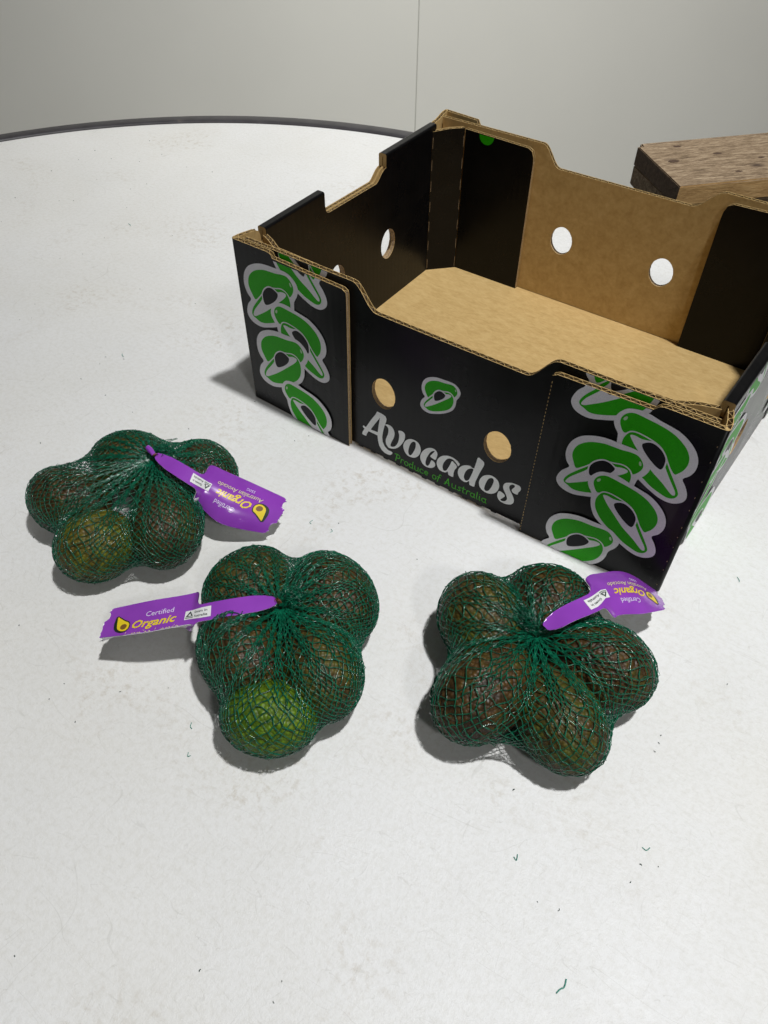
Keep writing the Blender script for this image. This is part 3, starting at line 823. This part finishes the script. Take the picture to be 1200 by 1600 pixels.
class TagMap:
    def __init__(self, grid, flip, mid, lift):
        g = np.array(grid, float); g[..., 2] += lift
        rows = []
        self.vs = [-21.0, 0.0, 21.0] if not flip else [-21.0, -mid, 21.0]
        for k in range(6):
            A, Mi, B = g[k]
            if flip: A, B = B, A
            if k < 3:
                e = 4.0 if k == 0 else 6.5
                X = (B - A) / np.linalg.norm(B - A) * (1.0 if k else .9); c = (A + B) / 2 * .5 + Mi * .5
                rows.append([c + X * v for v in self.vs])
            else:
                rows.append([A, Mi, B])
        self.g = np.array(rows)
    def raw(self, u, v):
        if self.vs[1] != 0.0: return self.raw2(u, v)
        return self.blend(u, v)
    def raw2(self, u, v):
        v0, v1, v2 = self.vs
        M_ = self.blend(u, v1); s = .5 + .5 * math.tanh((v - v1) / 1.5)
        up_ = M_ + (self.blend(u, v2) - M_) * (v - v1) / (v2 - v1)
        dn_ = M_ + (self.blend(u, v0) - M_) * (v - v1) / (v0 - v1)
        return up_ * s + dn_ * (1 - s)
    def blend(self, u, v):
        k = int(np.clip(np.searchsorted(US, u) - 1, 0, 4))
        t = (u - US[k]) / (US[k + 1] - US[k])
        p1, p2 = self.g[k], self.g[k + 1]
        p0 = self.g[k - 1] if k > 0 else 2 * p1 - p2
        p3 = self.g[k + 2] if k < 4 else 2 * p2 - p1
        d1 = (p2 - p0) / ((US[k + 1] - US[k - 1]) if k > 0 else 2 * (US[1] - US[0])) * (US[k + 1] - US[k])
        d2 = (p3 - p1) / ((US[k + 2] - US[k]) if k < 4 else 2 * (US[5] - US[4])) * (US[k + 1] - US[k])
        if k in (2,): d1 = d2 = p2 - p1
        h = (2 * t ** 3 - 3 * t * t + 1) * p1 + (t ** 3 - 2 * t * t + t) * d1 + (-2 * t ** 3 + 3 * t * t) * p2 + (t ** 3 - t * t) * d2
        v0, v1, v2 = self.vs
        l0 = (v - v1) * (v - v2) / ((v0 - v1) * (v0 - v2)); l1 = (v - v0) * (v - v2) / ((v1 - v0) * (v1 - v2)); l2 = (v - v0) * (v - v1) / ((v2 - v0) * (v2 - v1))
        return h[0] * l0 + h[1] * l1 + h[2] * l2
    def __call__(self, u, v, h=0.0):
        p = self.raw(u, v)
        du = self.raw(u + .5, v) - self.raw(u - .5, v); dv = self.raw(u, v + .5) - self.raw(u, v - .5)
        n = np.cross(du, dv); n /= np.linalg.norm(n) + 1e-9
        if n[2] < 0: n = -n
        q = p + n * h
        return (q[0] * MM, q[1] * MM, q[2] * MM)

def tag_outline():
    top = [(0, 2.2), (1.5, 3.6), (6, 5.2), (14, 6.4), (42, 6.5)]
    top += [(42 + 4.5 * math.sin(math.pi / 2 * k / 5), 11 - 4.5 * math.cos(math.pi / 2 * k / 5)) for k in range(1, 6)]
    top += [(46.5, 15)] + [(46.5 + 5.5 * (1 - math.cos(math.pi / 2 * k / 5)), 15 + 5.5 * math.sin(math.pi / 2 * k / 5)) for k in range(1, 6)]
    top += [(80, 20.5), (111.0, 20.5), (112.5, 19.6)]
    end = [(112.8, 18.0)] + [(115.4 - 3.2 * math.cos(math.pi * (k / 8 - .5)), 13.0 - 4.6 * math.sin(math.pi * (k / 8 - .5))) for k in range(1, 8)] + [(115.8, 7.6), (115.2, 5.4), (115.9, 3.4), (115.3, 1.2)]
    half = top + end
    bot = [(u, -v) for u, v in reversed(half)]
    return half + bot

def map_poly(name, polys, mats, idx, tm, h, parent, step=3.0, solid=None):
    bm = bmesh.new()
    for (outline, holes), mi in zip(polys, idx):
        pts, tris = tess(outline, holes)
        vs = [bm.verts.new((a, b, 0)) for a, b in pts]
        for t in tris:
            f = bm.faces.new([vs[k] for k in t]); f.material_index = mi
    xs = [v.co.x for v in bm.verts]; ys = [v.co.y for v in bm.verts]
    for ax, lo, hi in ((0, min(xs), max(xs)), (1, min(ys), max(ys))):
        k = math.ceil((lo + 1e-3) / step)
        while k * step < hi - 1e-3:
            co = [0, 0, 0]; no = [0, 0, 0]; co[ax] = k * step; no[ax] = 1
            bmesh.ops.bisect_plane(bm, geom=bm.verts[:] + bm.edges[:] + bm.faces[:], plane_co=co, plane_no=no, dist=1e-5)
            k += 1
    if solid:
        bmesh.ops.remove_doubles(bm, verts=bm.verts, dist=1e-4)
        top = bm.faces[:]; vmap = {}
        bnd = [e for e in bm.edges if len(e.link_faces) == 1]
        for v in list(bm.verts):
            nv = bm.verts.new(v.co); nv.co.z = -solid; vmap[v] = nv
        for f in top:
            g = bm.faces.new([vmap[v] for v in reversed(f.verts)]); g.material_index = 1
        for e in bnd:
            a, b = e.verts
            g = bm.faces.new([a, b, vmap[b], vmap[a]]); g.material_index = 1
    for v in bm.verts:
        v.co = tm(v.co.x, v.co.y, h + v.co.z)
    me = bpy.data.meshes.new(name)
    for mt in mats: me.materials.append(mt)
    bm.to_mesh(me); bm.free()
    me.polygons.foreach_set('use_smooth', [True] * len(me.polygons))
    return link(name, me, parent)

_dg = None
def text_polys(txt, size, shear=0.0, bold=0.0):
    cu = bpy.data.curves.new('txt', 'FONT')
    cu.body = txt; cu.size = size; cu.shear = shear; cu.offset = bold; cu.resolution_u = 2; cu.fill_mode = 'FRONT'
    o = bpy.data.objects.new('txt', cu); COL.objects.link(o)
    dg = bpy.context.evaluated_depsgraph_get()
    me = bpy.data.meshes.new_from_object(o.evaluated_get(dg))
    V = [(v.co.x, v.co.y) for v in me.vertices]; F = [tuple(p.vertices) for p in me.polygons]
    bpy.data.objects.remove(o); bpy.data.curves.remove(cu); bpy.data.meshes.remove(me)
    return V, F
def tag_text(name, txt, mat, tm, u_right, u_left, v_base, cap, parent, shear=0.0, bold=0.0):
    V, F = text_polys(txt, 1.0, shear, bold)
    xs = [p[0] for p in V]; x0, x1 = min(xs), max(xs)
    sx = (u_left - u_right) / (x1 - x0); sy = cap / 0.70
    VV = [tm(u_left - (x - x0) * sx, v_base + y * sy, 0.22) for x, y in V]
    return link(name, mesh(name, VV, F, [mat]), parent)

TAGP = [(False, 0, 2.5), (True, 8, 4.5), (False, 0, 4.0)]
BLAB = ['dark green net bag of avocados at the left with a purple tag pointing right', 'green net bag in the middle, with a bright green avocado and a tag pointing left',
        'green net bag in front of the crate corner, its purple tag against the crate']
for b in range(3):
    K = KNOT[b]
    C = (sum(f[0] for f in FRUIT[b]) / 5 * MM, sum(f[1] for f in FRUIT[b]) / 5 * MM, 0)
    bag = empty('net_bag', C)
    tag(bag, BLAB[b], 'net bag', 'net bags of avocados on the table')
    rg = np.random.default_rng(20 + b)
    N, M = ((108, 56), (98, 52), (78, 42))[b]
    X, nb = net_sim([list(FRUIT[b][k]) + list(neck_dir(b, k)) for k in range(5)], K, N, M, 3 + b)
    paths, rad = tri_paths(X, nb, M, N, rg)
    # the gathered tail of net beside the knot
    tx, ty = [(12, 10), (8, 12), (-17, 4)][b]
    for k in range(90 if b == 2 else 60):
        s = rg.normal(0, 1, 3)
        p0 = np.array([K[0], K[1], K[2] + 2]) + rg.normal(0, 1.2, 3)
        p3 = np.array([K[0] + tx + s[0] * 5, K[1] + ty + s[1] * 5, K[2] + 5 + abs(s[2]) * 3.0])
        p1 = p0 + (p3 - p0) * .35 + rg.normal(0, 2.0, 3) + (0, 0, 2)
        p2 = p0 + (p3 - p0) * .7 + rg.normal(0, 2.6, 3) + (0, 0, 2)
        paths.append(cr([p0, p1, p2, p3], 3, False)); rad.append(0.28)
    tubes(paths, rad, 'netting', NET, bag, 3)
    fl_, mid, lift = TAGP[b]
    tm = TagMap(TAG_GRID[b], fl_, mid, lift)
    tg = map_poly('tag', [(tag_outline(), [])], [TP, TWH], [0], tm, 0.0, bag, 1.6, solid=0.35)
    tag_text('certified_text', 'Certified', TLIL, tm, 64.5, 84, 6.0, 4.4, tg)
    tag_text('organic_text', 'Organic', TYEL, tm, 61.5, 92.5, -3.0, 6.6, tg, 0.28, 0.022)
    tag_text('variety_text', 'Australian Avocado', TPY, tm, 59, 98, -9.4, 3.9, tg, 0.12)
    tag_text('weight_text', '550G', TLIL, tm, 82, 89, -14.0, 2.4, tg)
    body = cr([(105.2, 9.6), (103.6, 8.6), (99.5, 5.2), (95.6, 2.6), (95.0, -1.6), (97.2, -4.2), (100.6, -4.0), (103.4, -1.6), (104.4, 2.2), (104.9, 6)], 3)
    dark = offset_poly(cr([(105.8, 10.0), (103.6, 8.8), (99.5, 5.4), (95.6, 2.8), (95.0, -1.6), (97.2, -4.4), (101.0, -4.8), (104.8, -2.4), (106.2, 2.2), (106.2, 6)], 3), 0.7)
    pit = ellipse(99.0, -0.4, 2.5, 2.6, 16)
    for nm, P, mt, h in (('avocado_logo', dark, TDK, .22), ('avocado_logo', body, TYEL, .25), ('avocado_logo', pit, TBR, .28)):
        map_poly(nm, [(P, [])], [mt], [0], tm, h, tg)
    st = map_poly('sticker', [([(37.5, -3.9), (55.5, -3.9), (55.5, 3.9), (37.5, 3.9)], [])], [TST], [0], tm, .24, tg)
    map_poly('triangle_mark', [([(55.0, -1.6), (48.9, -1.6), (51.9, 3.2)], [])], [TINK], [0], tm, .27, tg)
    map_poly('triangle_mark', [([(55.0, -3.1), (48.9, -3.1), (48.9, -2.0), (55.0, -2.0)], [])], [plain('sticker_grey', (.25, .28, .27))], [0], tm, .265, tg)
    map_poly('triangle_mark', [([(53.2, -.9), (50.6, -.9), (51.5, .2), (51.1, 1.2), (52.4, .4)], [])], [TST], [0], tm, .29, tg)
    for t_, vb, ul, ur in (('Grown in', .7, 48.0, 39.2), ('Australia', -2.5, 48.0, 39.0)):
        V, F = text_polys(t_, 1.0, 0, .02)
        xs = [p[0] for p in V]; sx = (ul - ur) / (max(xs) - min(xs))
        link('sticker_text', mesh('sticker_text', [tm(ul - (x - min(xs)) * sx, vb + y * 2.6, .30) for x, y in V], F, [TINK]), tg)
    # copper clip and the bunched end of the strap
    p0 = np.array(tm(0.0, 0, 0)) / MM; pk = np.array(K) + (0, 0, 4.0)
    d = pk - p0; d /= np.linalg.norm(d) + 1e-9
    pa = p0 - d * 1; pb = p0 + d * 5.5
    path = [pa, (pa + pb) / 2 + (0, 0, .4), pb]
    if b < 2:
        tubes([path, [q + (0.6, .8, .5) for q in path]], [1.0, .9], 'clip', CLIP, bag, 8)
    if b == 0:
        pe = np.array([K[0] - 5.5, K[1] + 1.5, K[2] + 8])
        tubes([[pb, (pb + pe) / 2 + (0, 0, 1.2), pe], [pb + (.4, 1.2, 0), (pb + pe) / 2 + (0, 1.4, 1.8), pe + (0, 1, .6)], [pb, (pb + pe) / 2 + (0, -1.0, .2), pe + (0, -.8, 0)]], [1.5, 1.1, 1.0], 'strap_end', TP, bag, 8)

# ------------------------------------------------------------------ the table
def m_table():
    mt, nt, b = newmat('white_laminate')
    v = objcoord(nt)
    a = noise(nt, v, 5, 5, 0.6)
    base = ramp(nt, a, [(0.3, (0.755, 0.757, 0.75)), (0.7, (0.81, 0.812, 0.81))]).outputs[0]
    fine = ramp(nt, noise(nt, v, 260, 5, 0.7), [(0.30, (0.90, 0.89, 0.86)), (0.55, (1, 1, 1)), (0.8, (1.02, 1.02, 1.02))]).outputs[0]
    base = mixc(nt, 0.8, base, fine, 'MULTIPLY')
    gr = ramp(nt, noise(nt, v, 2.6, 4, 0.6, 0.8), [(0.42, (1, 1, 1)), (0.66, (0.955, 0.945, 0.915))]).outputs[0]
    base = mixc(nt, 0.9, base, gr, 'MULTIPLY')
    # faint tan stains in patches
    st = noise(nt, v, 9, 2, 0.5); sf = noise(nt, v, 150, 5, 0.7)
    sm = math_(nt, 'MULTIPLY', ramp(nt, st, [(0.54, (0, 0, 0)), (0.68, (1, 1, 1))]).outputs[0], ramp(nt, sf, [(0.50, (0, 0, 0)), (0.68, (1, 1, 1))]).outputs[0])
    base = mixc(nt, math_(nt, 'MULTIPLY', sm, 0.5), base, (0.47, 0.41, 0.32))
    # hairline scratches: thin level lines of stretched noises
    for (sc, rot, dens, w) in (((1, 4.5, 1), 0.5, 6.0, 0.0014), ((4.5, 1, 1), -0.4, 5.0, 0.0012), ((1.3, 1, 1), 1.1, 9.0, 0.0010), ((1, 7, 1), 2.2, 7.0, 0.0014), ((1, 6, 1), 1.5, 17.0, 0.0034), ((5, 1, 1), 0.9, 19.0, 0.0036), ((1, 5, 1), -0.8, 23.0, 0.0042)):
        vv = objcoord(nt, sc, (0, 0, rot))
        n1 = noise(nt, vv, dens, 1.0, 0.4, 0.3)
        d = math_(nt, 'ABSOLUTE', math_(nt, 'SUBTRACT', n1, 0.5))
        ln = math_(nt, 'LESS_THAN', d, w)
        mk = ramp(nt, noise(nt, vv, dens * 2.3, 3), [(0.5, (0, 0, 0)), (0.62, (1, 1, 1))]).outputs[0]
        base = mixc(nt, math_(nt, 'MULTIPLY', math_(nt, 'MULTIPLY', ln, mk), 0.21), base, (0.42, 0.41, 0.37))
    nt.links.new(base, b.inputs['Base Color'])
    rr = ramp(nt, noise(nt, v, 45, 5, 0.7), [(0.3, (0.44,) * 3), (0.7, (0.56,) * 3)]).outputs[0]
    nt.links.new(rr, b.inputs['Roughness'])
    b.inputs['Specular IOR Level'].default_value = 0.4
    bump(nt, noise(nt, v, 520, 3, 0.7), b, 0.42, 0.0007)
    return mt
TABLE = m_table()
def m_trim():
    mt, nt, b = newmat('black_edge_trim')
    v = objcoord(nt)
    r = ramp(nt, noise(nt, v, 35, 5, 0.7), [(0.3, (0.030, 0.028, 0.031)), (0.62, (0.050, 0.047, 0.052)), (0.75, (0.13, 0.11, 0.09))])
    nt.links.new(r.outputs[0], b.inputs['Base Color'])
    b.inputs['Roughness'].default_value = 0.42
    bump(nt, noise(nt, v, 160, 3), b, 0.2, 0.001)
    return mt
TRIM = m_trim()
TC = (-63.9 * MM, -122.0 * MM)
table = empty('round_table', (TC[0], TC[1], -0.76))
tag(table, 'large round white laminate table top with a dark rubber edge', 'table')
def lathe(name, prof, mat, parent, n=256, cx=TC[0], cy=TC[1], smooth=True):
    V, F = [], []
    for r, z in prof:
        for k in range(n):
            th = 2 * math.pi * k / n
            V.append((cx + r * MM * math.cos(th), cy + r * MM * math.sin(th), z * MM))
    for i in range(len(prof) - 1):
        for k in range(n):
            F.append((i * n + k, i * n + (k + 1) % n, (i + 1) * n + (k + 1) % n, (i + 1) * n + k))
    return link(name, mesh(name, V, F, [mat], smooth=smooth), parent)
n = 256
V = [(TC[0] + .7095 * math.cos(2 * math.pi * k / n), TC[1] + .7095 * math.sin(2 * math.pi * k / n), 0) for k in range(n)] + [(TC[0] + .7095 * math.cos(2 * math.pi * k / n), TC[1] + .7095 * math.sin(2 * math.pi * k / n), -.03) for k in range(n)]
F = [tuple(range(n)), tuple(reversed(range(n, 2 * n)))] + [(k, n + k, n + (k + 1) % n, (k + 1) % n) for k in range(n)]
link('tabletop', mesh('tabletop', V, F, [TABLE]), table)
lathe('edge_trim', [(709.6, -34), (709.6, 0.6), (711, 2.6), (715, 3.4), (728, 3.0), (734, 1.5), (737.5, -2.5), (739, -8), (739, -34), (709.6, -34)], TRIM, table)
lathe('pedestal', [(0, -760), (260, -760), (260, -745), (40, -720), (38, -60), (180, -34), (180, -31)], TRIM, table, 48)

# ------------------------------------------------------------------ scraps and specks of net on the table
SC = plain('net_scrap_green', (0.03, 0.24, 0.18), 0.4)
def scrap(pts, label, r=.45):
    c = pts[0]; r *= .65; pts = [(c[0] + (p[0] - c[0]) * .75, c[1] + (p[1] - c[1]) * .75) for p in pts]
    P = [(p[0], p[1], r + .1) for p in pts]
    o = tubes([cr(P, 3, False)], [r], 'net_scrap', SC, None, 5)
    tag(o, label, 'net scrap', 'scraps of green net on the table')
scrap([(455.5, -269.5), (456.5, -274.8), (454.8, -277.5), (453.6, -281.3)], 'longest green net scrap, near the front edge of the picture at lower right', .6)
scrap([(404, -228), (405.5, -232.5), (402.5, -231.2)], 'tiny V shaped green scrap below the right net bag')
scrap([(466, -180), (464.5, -183.5), (461, -183)], 'tiny hooked green scrap right of the V shaped one')
scrap([(-153, -26.5), (-151, -29), (-147, -30)], 'small hooked green scrap on the table above the left net bag')
scrap([(444, 49), (447, 46), (447.5, 44)], 'tiny dark scrap on the table right of the crate', .35)
scrap([(143, -92), (142.2, -96), (145, -97)], 'tiny curled green scrap just above the middle net bag', .35)
scrap([(161, -91), (164, -92.4), (163, -95)], 'tiny bent green scrap between the crate and the middle net bag', .35)
scrap([(202, -293), (204, -296), (205.5, -294)], 'tiny hooked green scrap left of the bright green avocado', .4)
scrap([(189, -277), (191, -280.5), (193.5, -281)], 'tiny dark scrap beside the shadow of the middle net bag', .4)
scrap([(-350, 162), (-345, 161), (-342, 158.5)], 'two-ended green scrap far back on the left of the table', .5)
rg = np.random.default_rng(11)
SPK = [(464, -205), (466, -192), (474, -187), (437, -242), (333, -357), (335, -366), (98, -306), (158, -268), (134, -288), (99, -319), (-145, -32), (-159, -51), (-551, 282), (-548, 203), (-469, 152), (-367, 329), (33, -293), (-287, -48), (235, -77), (77, -14), (71, -27), (162, -82), (468, -46), (-79, -193), (-56, -217), (-27, -233), (445, -121), (445, -108), (208, -430), (294, -377), (126, -320), (-512, 350), (-454, 164)]
SPK += [(float(rg.uniform(-560, 40)), float(rg.uniform(-180, 330))) for _ in range(46)] + [(float(rg.uniform(40, 560)), float(rg.uniform(-430, -90))) for _ in range(3)]
paths, rad = [], []
for (x, y) in SPK:
    if 0 < x < 400 and y > -5: continue
    an = rg.uniform(0, 6.28); L = rg.uniform(.3, 1.0)
    paths.append([(x, y, .3), (x + L * math.cos(an), y + L * math.sin(an), .35), (x + L * 1.6 * math.cos(an + .5), y + L * 1.6 * math.sin(an + .5), .3)]); rad.append(rg.uniform(.18, .34))
o = tubes(paths, rad, 'debris', plain('dark_specks', (0.035, 0.06, 0.05), 0.7), None, 4)
tag(o, 'tiny dark specks of net and dirt scattered over the white table', 'debris', kind='stuff')

# ------------------------------------------------------------------ timber behind the table
def m_wood(name, c1, c2, c3, rot):
    mt, nt, b = newmat(name)
    tc = nt.nodes.new('ShaderNodeTexCoord'); mp = nt.nodes.new('ShaderNodeMapping')
    mp.inputs['Scale'].default_value = (6.0, 34, 34)
    nt.links.new(tc.outputs['Object'], mp.inputs[0]); v = mp.outputs[0]
    a = noise(nt, v, 5, 6, 0.65, 0.8); f = noise(nt, v, 22, 4, 0.7)
    s = math_(nt, 'ADD', math_(nt, 'MULTIPLY', a, .6), math_(nt, 'MULTIPLY', f, .4))
    r = ramp(nt, s, [(0.36, c1), (0.5, c2), (0.63, c3)])
    # knots
    vor = nd(nt, 'ShaderNodeTexVoronoi', Scale=1.0)
    mp2 = nt.nodes.new('ShaderNodeMapping'); mp2.inputs['Scale'].default_value = (13, 26, 9); nt.links.new(tc.outputs['Object'], mp2.inputs[0]); nt.links.new(mp2.outputs[0], vor.inputs['Vector'])
    kn = ramp(nt, vor.outputs['Distance'], [(0.05, (1, 1, 1)), (0.2, (0, 0, 0))]).outputs[0]
    c = mixc(nt, math_(nt, 'MULTIPLY', kn, .8), r.outputs[0], (0.035, 0.018, 0.012))
    nt.links.new(c, b.inputs['Base Color'])
    b.inputs['Roughness'].default_value = 0.8
    bump(nt, s, b, 0.6, 0.002)
    return mt
WGREY = m_wood('weathered_grey_timber', (0.095, 0.060, 0.033), (0.25, 0.175, 0.105), (0.44, 0.335, 0.225), 0)
WWARM = m_wood('warm_timber', (0.30, 0.17, 0.06), (0.46, 0.28, 0.11), (0.58, 0.38, 0.17), 0)
WEND = m_wood('dark_end_grain', (0.05, 0.03, 0.017), (0.11, 0.068, 0.04), (0.18, 0.115, 0.07), 0)
stack = empty('timber_stack', (0.150, 0.747, -0.76))
tag(stack, 'weathered grey wooden planks stacked behind the table at the right', 'timber stack')
ang = math.atan2(0.73, 0.68)
def plank(x0, x1, y0, y1, z0, z1, mats, name='plank', r=0.0):
    """x along the plank, y across (0 = nearest edge), local frame turned by ang"""
    bm = bmesh.new()
    bmesh.ops.create_cube(bm, size=1)
    for v in bm.verts:
        v.co = ((x0 + x1) / 2 + v.co.x * (x1 - x0), (y0 + y1) / 2 + v.co.y * (y1 - y0), (z0 + z1) / 2 + v.co.z * (z1 - z0))
    if r:
        es = [e for e in bm.edges if abs(e.verts[0].co.z - e.verts[1].co.z) > (z1 - z0) * .9 and e.verts[0].co.x < (x0 + x1) / 2 and e.verts[0].co.y > (y0 + y1) / 2]
        bmesh.ops.bevel(bm, geom=es, offset=r, segments=4, affect='EDGES')
    bmesh.ops.bevel(bm, geom=[e for e in bm.edges if abs(e.verts[0].co.z - e.verts[1].co.z) < 1e-6], offset=0.0015, segments=2, affect='EDGES')
    bmesh.ops.subdivide_edges(bm, edges=[e for e in bm.edges if e.calc_length() > .2], cuts=12, use_grid_fill=True)
    rr = random.Random(int(z0 * 9999))
    for v in bm.verts: v.co += Vector((0, rr.uniform(-1, 1) * .0007, rr.uniform(-1, 1) * .0007))
    bm.normal_update()
    for f in bm.faces:
        f.material_index = 0 if f.normal.z > .5 else (2 if f.normal.x < -.5 else 1)
    me = bpy.data.meshes.new(name)
    for mt in mats: me.materials.append(mt)
    bm.to_mesh(me); bm.free()
    o = bpy.data.objects.new(name, me); COL.objects.link(o); o.parent = stack
    o.location = (0, 0, .72); o.rotation_euler = (0, 0, ang)
    return o
TOPPLANK = plank(0, 1.1, 0, .150, -.030, 0, [WGREY, WWARM, WEND], r=.008)
plank(.003, 1.1, .004, .146, -.062, -.0305, [WGREY, WGREY, WGREY])
KNM = plain('wood_knot', (0.075, 0.042, 0.025), 0.8)
for kx, ky, kr in ((.060, .129, .007), (.108, .093, .009), (.030, .081, .007), (.107, .029, .007), (.169, .067, .004), (.24, .11, .008), (.31, .05, .006)):
    n_ = 18
    V = [(kx, ky, .0006)] + [(kx + kr * 1.25 * math.cos(2 * math.pi * q / n_) * (1 + .18 * math.sin(3 * q)), ky + kr * .62 * math.sin(2 * math.pi * q / n_) * (1 + .15 * math.cos(2 * q)), .0004) for q in range(n_)]
    o = bpy.data.objects.new('knot', mesh('knot', V, [(0, 1 + q, 1 + (q + 1) % n_) for q in range(n_)], [KNM])); COL.objects.link(o); o.parent = TOPPLANK
plank(.012, 1.1, .010, .146, -.104, -.064, [WGREY, WWARM, WEND])
plank(.004, 1.1, .006, .150, -.134, -.106, [WGREY, WGREY, WGREY])
for xx in (.10, .95):
    plank(xx, xx + .09, .02, .13, -.72, -.136, [WWARM, WWARM, WWARM], 'post')

# ------------------------------------------------------------------ the room: wall panels and floor
def m_wall(name, c, var=.02):
    mt, nt, b = newmat(name)
    v = objcoord(nt)
    r = ramp(nt, noise(nt, v, 3, 4), [(0.3, tuple(x * (1 - var) for x in c)), (0.7, tuple(x * (1 + var) for x in c))])
    nt.links.new(r.outputs[0], b.inputs['Base Color'])
    b.inputs['Roughness'].default_value = 0.55
    b.inputs['Specular IOR Level'].default_value = .3
    bump(nt, noise(nt, v, 90, 3), b, 0.05, 0.001)
    return mt
WALLM = m_wall('wall_panel_grey', (0.80, 0.80, 0.75))
JOINT = plain('panel_joint', (0.55, 0.55, 0.51), 0.6)
az = math.radians(125.0)
nv = Vector((math.cos(az), math.sin(az), 0)); tv = Vector((math.sin(az), -math.cos(az), 0))
azs = math.radians(122.68)
base = Vector((CAM[0], CAM[1], 0)) + Vector((math.cos(azs), math.sin(azs), 0)) * (2.3 / math.cos(az - azs))
wall = empty('wall', (base.x, base.y, -.76)); wall['kind'] = 'structure'
def wpanel(s0, s1, off=0.0, name='wall_panel', mat=WALLM, z0=0.0, z1=2.9, th=.05):
    V = []
    for d in (off, off + th):
        for s, z in ((s0, z0), (s1, z0), (s1, z1), (s0, z1)):
            p = tv * s + nv * d; V.append((p.x, p.y, z))
    F = [(0, 1, 2, 3), (7, 6, 5, 4), (0, 4, 5, 1), (1, 5, 6, 2), (2, 6, 7, 3), (3, 7, 4, 0)]
    me = mesh(name, V, F, [mat])
    o = bpy.data.objects.new(name, me); COL.objects.link(o); o.parent = wall
    return o
wpanel(-1.2, -.0016); wpanel(.0016, 1.2); wpanel(-2.4, -1.2044); wpanel(1.2044, 2.4)
wpanel(-.0016, .0016, .002, 'panel_joint', JOINT, th=.04)
fl = mesh('floor', [(-4, -4, -.76), (4, -4, -.76), (4, 4, -.76), (-4, 4, -.76)], [(0, 1, 2, 3)], [m_wall('floor_concrete', (.30, .29, .27), .15)])
o = link('floor', fl); o['kind'] = 'structure'
